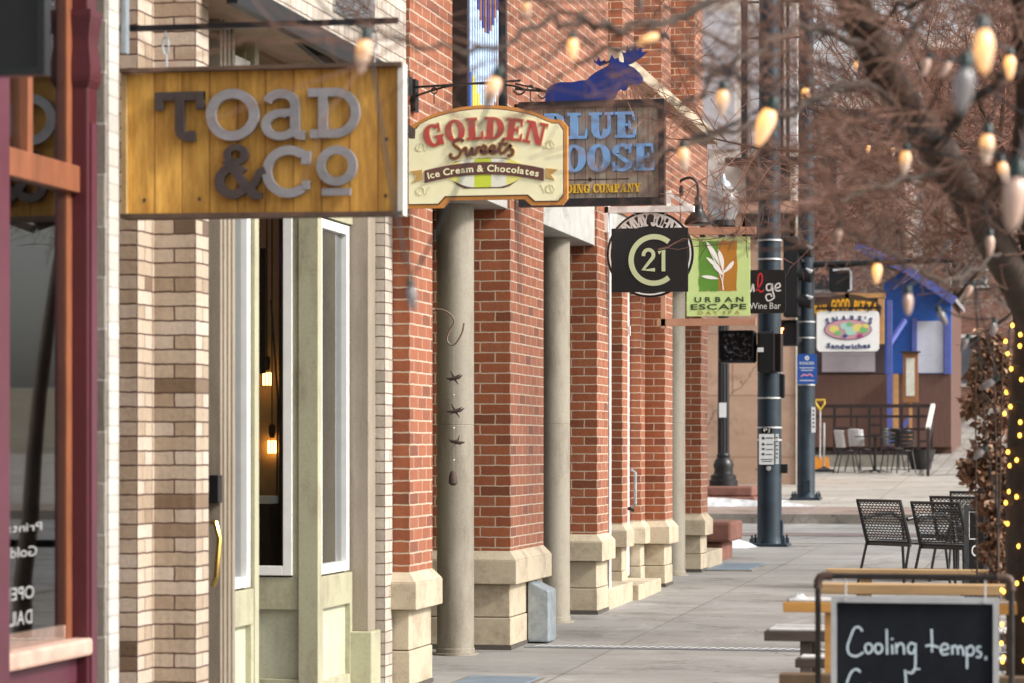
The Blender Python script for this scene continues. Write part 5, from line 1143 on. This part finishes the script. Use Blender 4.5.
# black sandwich board with white letters
S = Sign(20.5, 976, 545); t = thing('sandwich_board', 'black framed A board with white letters ON beside the mesh chairs', 'sign', (S.P(976,0)[0],20.5,zg(20.5)))
zb2 = zg(20.5)
a = MB(); p = S.P(964,505); q = S.P(999,505); a.box(p[0]+.03,20.5,zb2+.1,q[0]-.03,20.52,p[2]-.03); a.build('board', bk, t)
a = MB(); a.box(p[0],20.48,zb2,p[0]+.035,20.53,p[2]).box(q[0]-.035,20.48,zb2,q[0],20.53,p[2]).box(p[0]+.035,20.48,p[2]-.035,q[0]-.035,20.53,p[2]); a.build('frame', M('graphite_frame', (.05,.05,.055), .5), t)
a = MB(); S.ribbon(a, [(969,512),(995,512)], 1.2, 0, .003); S.ribbon(a, [(969,511),(969,538)], 1.2, 0, .004); S.ribbon(a, [(969,539),(995,539)], 1.2, 0, .005); S.text(a, 'ON', 971, 987, 556, 11, 0, .003, 0, .03); a.build('lettering', sw, t)
# thin fence post and woven strips
t = thing('metal_post', 'slim dark metal post beside the tree trunk', 'post', onG(983,16.5)); p = atY(983,492,16.5)
MB().tube([(p.x,16.5,zg(16.5)),(p.x,16.5,p.z)], .033, 12).build('shaft', black, t); MB().lathe([(.036,0),(.03,.02),(.005,.035)], (p.x,16.5,p.z), 12).build('cap', black, t)
# ================================================================== TREES
bark = M('dark_bark', (.052,.034,.025), .9, var=.5, sc=14, bump=1, stretch=(1,1,.25))
twign = M('near_twigs', (.15,.075,.05), .8, var=.35, sc=4)
twigm = M('reddish_twigs', (.19,.080,.052), .6, var=.6, sc=2)  # strong tone noise puts highlights into the twig colour
twigg = M('grey_twigs', (.22,.18,.155), .8, var=.3, sc=4)
def bend(rn, p, d, L, n, wig, up):
    pts = [p.copy()]; d = d.normalized()
    for i in range(n):
        d = (d+Vector((rn.gauss(0,wig), rn.gauss(0,wig), rn.gauss(0,wig)+up))).normalized(); p = p+d*(L/n); pts.append(p.copy())
    return pts
def spawn(mb, rn, pts, r0, L, lvl, dens, wig=.22, sides=4, minr=.0016, bias=Vector((0,0,0)), zmin=-9):
    tot = sum((b-a).length for a, b in zip(pts[:-1], pts[1:])); n = max(1, int(tot*dens))
    for _ in range(n):
        t_ = rn.uniform(.08, 1); i = min(int(t_*(len(pts)-1)), len(pts)-2); f = t_*(len(pts)-1)-i; p = pts[i].lerp(pts[i+1], f)
        ax = (pts[i+1]-pts[i]).normalized(); s = Vector((rn.gauss(0,1), rn.gauss(0,1), rn.gauss(0,1))); s = (s-ax*s.dot(ax)).normalized()
        d = (ax*rn.uniform(.3,1)+s*rn.uniform(.5,1.1)+bias).normalized(); l = L*rn.uniform(.45,1.2); k = 4 if lvl else 3
        q = bend(rn, p, d, l, k, wig, .03)
        if min(v.z for v in q) < zmin: continue
        r = r0*rn.uniform(.6,1); mb.tube(q, [max(minr, r*(1-.75*j/k)) for j in range(k+1)], sides if lvl else 3, cap=False)
        if lvl: spawn(mb, rn, q, r*.55, L*.5, lvl-1, dens*1.5, wig, sides, minr, bias*.5, zmin)
def limb(P, r0, r1, n=5): pts = [Vector(p) for p in smoothpts([tuple(at(*p)) for p in P], n)]; k = len(pts); return pts, [r0+(r1-r0)*i/(k-1) for i in range(k)]
# nearest tree
base = at(1041, 720, 10.8); base.z = zg(base.y)
T1 = thing('street_tree', 'nearest bare crab tree, trunk wrapped in fairy lights at the right edge', 'tree', base, 0, 'bare street trees along the sidewalk')
trp = [base]+[at(x_,y_,10.8) for x_, y_ in ((1043,640),(1040,560),(1040,470),(1041,400),(1046,330),(1052,270))]
a = MB(); a.tube(smoothpts([tuple(p) for p in trp],3), [.145-.0018*i for i in range(19)], 14); a.build('trunk', bark, T1, smooth=True)
br = MB(); limbs = []
def addl(P, r0, r1, keep=1):
    pts, rr = limb(P, r0, r1)
    if r0 < .03:
        jr = random.Random(int(P[0][0]+P[-1][1])); pts = [p+Vector((jr.gauss(0,.009), 0, jr.gauss(0,.009))) for p in pts]; rr = [r*.72*jr.uniform(.85,1.2) for r in rr]
    br.tube(pts, rr, 10); limbs.append((pts, keep))
addl([(1046,345,10.7),(1010,270,10.0),(972,205,9.3),(938,150,8.7),(905,108,8.2),(875,50,7.9),(852,0,7.7),(835,-50,7.6)], .066, .044)
addl([(1044,340,10.8),(1034,250,10.0),(1022,190,9.2),(1030,100,8.1),(1024,10,8),(1018,-60,8)], .05, .035)
addl([(905,108,8.2),(850,84,7.6),(790,110,7.3),(735,128,7.1),(690,138,6.9),(640,165,6.8)], .017, .007)
addl([(875,50,7.8),(820,30,7.4),(760,45,7.1),(720,72,6.9),(670,108,6.8)], .016, .007)
addl([(852,0,7.7),(760,-12,7.2),(690,12,6.9),(620,22,6.6),(560,20,6.4),(500,42,6.2),(440,50,6.1),(385,36,6.0)], .017, .005)
addl([(700,14,6.9),(620,45,6.6),(560,70,6.4)], .008, .003)
addl([(972,205,9.3),(1000,180,8.2),(1024,165,8.3)], .015, .01)
addl([(938,150,8.7),(960,110,7.8),(1000,80,7.6),(1040,60,7.6)], .02, .012)
addl([(1000,250,9.8),(960,275,7.8),(920,268,7.5),(880,245,7.3),(845,235,7.2)], .010, .004)
addl([(950,168,8.9),(900,180,7.7),(850,200,7.4),(800,190,7.2),(755,215,7.0)], .012, .004)
addl([(905,108,8.2),(890,60,8.0),(920,20,8.2),(940,-30,8.4)], .016, .01)
addl([(870,40,7.8),(900,10,7.6),(960,-8,7.5)], .012, .008)
br.build('branch', bark, T1, smooth=True)
tw = MB(); rn = random.Random(11)
for i, (pts, k) in enumerate(limbs):
    d = 7 if i not in (0,1) else 5
    if i in (4,5): d = 5.5
    if i in (0,1,6,7,10,11): d = 9
    if i == 2: d = 4
    if i == 3: d = 7
    if i == 9: d = 4
    spawn(tw, rn, pts, .0046, .58, 2, d, .13, 4, .0014, Vector((-.55,0,.02)), 1.85)
tw.build('twigs', twign, T1)
# second and third trees farther along
def street_tree(label, base, h, seed, lean, mat_, dens=3.2, spread=1.9, crown0=1.9, group='bare street trees along the sidewalk', lv=3, r=.07, minr=.003, zmin=-9):
    rn = random.Random(seed); t = thing('street_tree', label, 'tree', base, 0, group)
    pts = bend(rn, base-Vector((0,0,.05)), Vector((lean[0],lean[1],1)), h*.62, 7, .05, .05)
    a = MB(); a.tube(pts, [r*(1-.07*i) for i in range(len(pts))], 10); a.build('trunk', bark, t, smooth=True)
    bm = MB(); tm = MB(); k = 13
    for i in range(k):
        f = i/(k-1); p = pts[-1].lerp(pts[3], 1-f) if i < k-2 else pts[-1]; p.z = base.z+crown0+(pts[-1].z-base.z-crown0)*f; 
        an = i*2.4+rn.uniform(-.4,.4); d = Vector((cos(an), sin(an), .32+.8*f)); l = spread*rn.uniform(.8,1.25)*(1-.25*f)
        q = bend(rn, p, d, l, 6, .14, .03); bm.tube(q, [r*.42*(1-.14*j) for j in range(7)], 7); spawn(tm, rn, q, r*.12, spread*.46, lv-1, dens, .15, 4, minr, Vector((0,0,0)), zmin)
    bm.build('branch', bark, t, smooth=True); tm.build('twigs', mat_, t); return t
street_tree('second bare crab tree, its reddish twigs hanging over the far pole and the spa sign', Vector((-.12,18.5,zg(18.5))), 5.0, 5, (.03,0), twigm, 6.0, 1.9, 2.85, minr=.0026, zmin=2.58)
street_tree('third bare crab tree behind the second, before the crossing', Vector((-.2,27.5,zg(27.5))), 5.6, 8, (.03,0), twigm, 5.2, 2.8, 3.2, minr=.0032, zmin=3.05)
# bare trees up the hill
v1 = street_tree('bare tree right behind the sandwich shop roof, up the hill', Vector((-3.2,76,zg(76))), 9, 21, (0,0), twigg, 2.6, 3.4, 2.4, 'bare trees up the hill', 3, .16, .009)
v2 = street_tree('bare reddish tree beside the brick path up the hill', Vector((2.0,84,zg(84))), 10, 22, (0,0), twigm, 2.6, 3.8, 2.2, 'bare trees up the hill', 3, .17, .010)
for (s_, x_, y_, rz_, k_, lab) in ((v1,-.6,96,1.1,1.1,'bare grey tree in front of the distant brick building'),(v1,4.6,98,3.0,1.2,'bare grey tree at the far right of the path'),(v2,-10,100,4.0,1.3,'tall bare reddish tree left of the distant brick building')):
    c = copy_tree(s_); c.location = (x_,y_,zg(y_)); c.rotation_euler.z = rz_; c.scale = (k_,)*3; c['label'] = lab
# ================================================================== DRY LEAF SHRUB
leafm = [M('dry_leaf_brown', (.16,.075,.04), .8, var=.3), M('dry_leaf_rust', (.24,.12,.065), .8, var=.3), M('dry_leaf_pale', (.34,.22,.14), .8, var=.3)]
def leaf_clump(mb, rn, c, rx, rz_, n, s):
    for _ in range(n):
        v = Vector((rn.gauss(0,1), rn.gauss(0,1), rn.gauss(0,1))); v = v.normalized()*rn.random()**.4
        p = c+Vector((v.x*rx, v.y*rx, v.z*rz_)); d = Vector((rn.gauss(0,1), rn.gauss(0,1), rn.gauss(0,.8)-.5)).normalized(); q = d.cross(Vector((rn.gauss(0,1), rn.gauss(0,1), rn.gauss(0,1)))).normalized(); up = d.cross(q)
        L = s*rn.uniform(.6,1.3); W = L*.33; m_ = rn.choice((0,0,1,1,2)); cu = up*L*.18
        mb.face([p, p+d*L*.5+q*W+cu, p+d*L, p+d*L*.5], m_); mb.face([p, p+d*L*.5, p+d*L, p+d*L*.5-q*W+cu], m_)
q = at(992, 640, 12.4); q.z = zg(q.y)
t = thing('dry_shrub', 'tall shrub still holding crumpled brown leaves, beside the tree trunk', 'shrub', q)
rn = random.Random(2); st = MB(); lf = MB()
for k in range(5):
    top = at(972+9*k+rn.uniform(-4,4), 335+rn.uniform(-20,30), 12.4+rn.uniform(-.2,.2)); pts = smoothpts([tuple(q), tuple(q.lerp(top,.4)+Vector((rn.uniform(-.04,.04),0,0))), tuple(top)], 5); st.tube(pts, [.009-.0006*i for i in range(len(pts))], 6); spawn(st, rn, [Vector(p) for p in pts], .003, .16, 1, 12, .3, 3, .001)
st.build('stem', bark, t)
for (x_, y_, rx, rz_, n) in ((985,352,.07,.05,120),(975,376,.06,.06,130),(990,392,.09,.07,180),(970,402,.06,.05,100),(1000,370,.07,.08,120),(992,425,.08,.05,90),(985,455,.09,.07,190),(972,470,.07,.07,150),(996,475,.08,.07,150),(985,500,.08,.05,140),(994,525,.08,.06,130),(990,552,.07,.06,110),(1003,500,.07,.08,110),(997,580,.07,.07,100),(984,340,.05,.05,60)):
    leaf_clump(lf, rn, at(x_+4, y_, 12.4), rx*1.0, rz_*1.1, int(n*1.5), .042)
tag(lf.build('foliage', leafm, t), 'crumpled brown leaves')
# ================================================================== LIGHTS
def bulbm(name, s0, s1, g=.66, bl=.38):
    # frosted bulb lit by the filament next to its socket: hottest there, cooler towards the tip
    m, nt, b = nm(name); tc = nt.nodes.new('ShaderNodeTexCoord'); sp = nt.nodes.new('ShaderNodeSeparateXYZ'); nt.links.new(tc.outputs['Generated'], sp.inputs[0])
    r = ramp(nt, sp.outputs[2], [(.35, (s1,s1*g,s1*bl)), (.85, (s0,s0*.42,s0*.06))]); nt.links.new(r.outputs[0], b.inputs['Emission Color']); b.inputs['Emission Strength'].default_value = 1
    b.inputs['Base Color'].default_value = (.50,.38,.33,1); b.inputs['Roughness'].default_value = .2; return m
sockm = M('green_socket', (.006,.022,.019), .4); litm = bulbm('bulb_lit', 1.2, .62, .46, .12); warm = bulbm('bulb_glow', .7, .10)
offm, nt, b = nm('bulb_clear'); b.inputs['Base Color'].default_value = (.36,.34,.35,1); b.inputs['Roughness'].default_value = .12; b.inputs['Transmission Weight'].default_value = .5
tintm = M('bulb_pale_pink', (.55,.38,.31), .15, var=0)
def bulb(par, x, y, hp, d, kind, tilt=0, lean=0):
    """x, y = bulb centre, hp its length in px"""
    L = .9*hp/(F/d); c = at(x, y, d); Rm = Matrix.Rotation(tilt, 3, 'Y') @ Matrix.Rotation(lean, 3, 'X')
    prof = [(.015,-.5),(.07,-.46),(.14,-.32),(.20,-.1),(.235,.12),(.235,.27),(.19,.42),(.14,.5)]
    tip = [(r_*L, z_*L) for r_, z_ in prof]
    a = MB(); a.lathe(tip, (0,0,0), 14, M=Rm); a.v = [tuple(Vector(v)+c) for v in a.v]
    o = a.build('bulb', {'lit': litm, 'warm': warm, 'off': offm, 'tint': tintm}[kind], par, smooth=True, angle=60)
    a = MB(); a.lathe([(.13*L,.5*L),(.17*L,.52*L),(.165*L,.78*L),(.10*L,.86*L)], (0,0,0), 12, M=Rm); a.v = [tuple(Vector(v)+c) for v in a.v]; a.build('socket', sockm, o, smooth=True)
    return c+Rm @ Vector((0,0,.86*L))
def string(label, items, sag=.03, ext=()):
    d0 = items[0]; c = at(d0[0], d0[1], d0[3]); t = thing('string_lights', label, 'string lights', c, 0, 'strings of large bulbs in the branches')
    P = [bulb(t, *it) for it in items]; P2 = [at(*e) for e in ext[:1]]+P+[at(*e) for e in ext[1:]]
    pts = []
    for a_, b_ in zip(P2[:-1], P2[1:]):
        for k in range(8): f = k/8; p = a_.lerp(b_, f); p.z -= sag*4*f*(1-f); pts.append(p)
    pts.append(P2[-1]); MB().tube(pts, .003, 5).build('cable', black, t); return t
string('string of large clear bulbs hanging in front of the wooden and cream signs', [(363,57,38,6.0,'warm',.15),(412,299,26,6.0,'off',-.1),(491,93,36,6.1,'warm',.35),(573,50,24,6.3,'lit',0),(648,40,26,6.5,'lit',1.3),(722,104,30,6.7,'warm',.1)], .04, [(300,-30,6.0),(740,30,6.9)])
string('string of bulbs with the large orange lit one before the signal pole', [(764,128,42,6.6,'lit',.35),(684,160,26,6.8,'warm',-.1),(805,98,22,9,'lit',.2),(838,236,20,8,'tint',.1),(877,274,22,7.6,'lit',.05),(908,305,24,7.4,'tint',0)], .02, [(700,40,6.8),(950,240,8)])
string('string of large bulbs at the top right, one big amber one lit', [(925,68,22,7.2,'tint',.3),(963,92,52,4.6,'off',.1),(984,52,48,4.9,'lit',-.05),(1010,68,26,6.6,'lit',0),(987,150,34,6.6,'warm',.05),(1004,173,24,7.0,'warm',-.2),(905,163,26,7.2,'warm',.1),(945,70,20,7,'tint',.5)], .02, [(900,-10,7.4),(1040,120,7)])
string('string of small pale bulbs hanging down in the leaves by the trunk', [(990,246,22,8,'tint',0),(943,318,18,9,'off',-.5),(993,330,16,9,'off',.2),(964,345,16,10,'off',.4),(987,385,18,10,'off',1.0),(968,292,16,9,'tint',.5),(978,455,16,10,'off',.8)], .02, [(985,200,8),(1000,520,10)])
string('string of little bulbs in the far branches above the blue shop', [(868,150,10,14,'lit',.2),(856,66,12,14,'lit',.1),(893,152,10,14,'warm',0),(640,4,18,7,'off',.1),(527,12,20,6.4,'warm',0),(1014,205,60,5.2,'tint',.1)], .02, [(900,120,12),(1030,100,6)])
# fairy lights wound round the trunk
t = thing('fairy_lights', 'tiny yellow fairy lights wound round the trunk at the right edge', 'fairy lights', at(1040,600,10.8))
rn = random.Random(5); yl2 = EM('fairy_glow', (1,.50,.06), 4); wp = []
tb_ = at(1041,700,10.8)
for k in range(300):
    f = k/299; an = k*.42; z = tb_.z+f*(at(0,325,10.8).z-tb_.z); rr = .158-.035*f+.004*sin(k); wp.append((tb_.x+.01*sin(f*4)+rr*cos(an), tb_.y+rr*sin(an), z+.02*sin(k*1.7)))
MB().tube(wp, .0022, 4).build('wire', sockm, t)
cnt = 0
for k in range(0,300):
    p = Vector(wp[k])
    if p.y < tb_.y+.04 and p.x < tb_.x+.05 and rn.random() < .62 and cnt < 98:
        cnt += 1; a = MB(); a.lathe([(.0014,-.008),(.0055,-.004),(.0058,.003),(.0026,.008)], p+Vector((rn.uniform(-.01,.01),-.008,rn.uniform(-.02,.02))), 8); a.build('led', yl2, t, smooth=True)
# ================================================================== CAMERA, SUN, SKY
sc = bpy.context.scene
cd = bpy.data.cameras.new('camera'); cam = bpy.data.objects.new('camera', cd); C.objects.link(cam)
cam.location = (0, 0, ZC); cam.rotation_euler = (R(90), 0, TH)
cd.sensor_width = 36; cd.lens = F/1024*36; cd.shift_y = (HY-341.5)/1024; cd.clip_start = .1; cd.clip_end = 4000
cd.dof.use_dof = True; cd.dof.focus_distance = 20; cd.dof.aperture_fstop = 4.0; cd.dof.aperture_blades = 7
sc.camera = cam
EL, AZ = 36, 101      # azimuth of the sun clockwise from +Y (street direction)
su = bpy.data.lights.new('sun', 'SUN'); so = bpy.data.objects.new('sun', su); C.objects.link(so)
su.energy = SUN; su.angle = R(10); su.color = (1, .95, .87)
dirv = Vector((sin(R(AZ))*cos(R(EL)), cos(R(AZ))*cos(R(EL)), sin(R(EL))))
so.rotation_euler = dirv.to_track_quat('Z', 'Y').to_euler()
w = bpy.data.worlds.new('World'); sc.world = w; w.use_nodes = True; nt = w.node_tree; bg = nt.nodes['Background']
sk = nt.nodes.new('ShaderNodeTexSky'); sk.sky_type = 'NISHITA'; sk.sun_disc = False; sk.sun_elevation = R(EL); sk.sun_rotation = R(AZ)
sk.air_density = 1.2; sk.dust_density = 4; sk.ozone_density = .6
hs = nt.nodes.new('ShaderNodeHueSaturation'); hs.inputs['Saturation'].default_value = .3
nt.links.new(sk.outputs[0], hs.inputs['Color']); nt.links.new(hs.outputs[0], bg.inputs[0]); bg.inputs[1].default_value = SKY
sc.view_settings.view_transform = 'Standard'; sc.view_settings.look = 'None'; sc.view_settings.exposure = EXPO; sc.view_settings.gamma = 1
sc.cycles.max_bounces = 7; sc.cycles.transparent_max_bounces = 16; sc.cycles.caustics_reflective = False; sc.cycles.caustics_refractive = False
sc.cycles.sample_clamp_indirect = 6
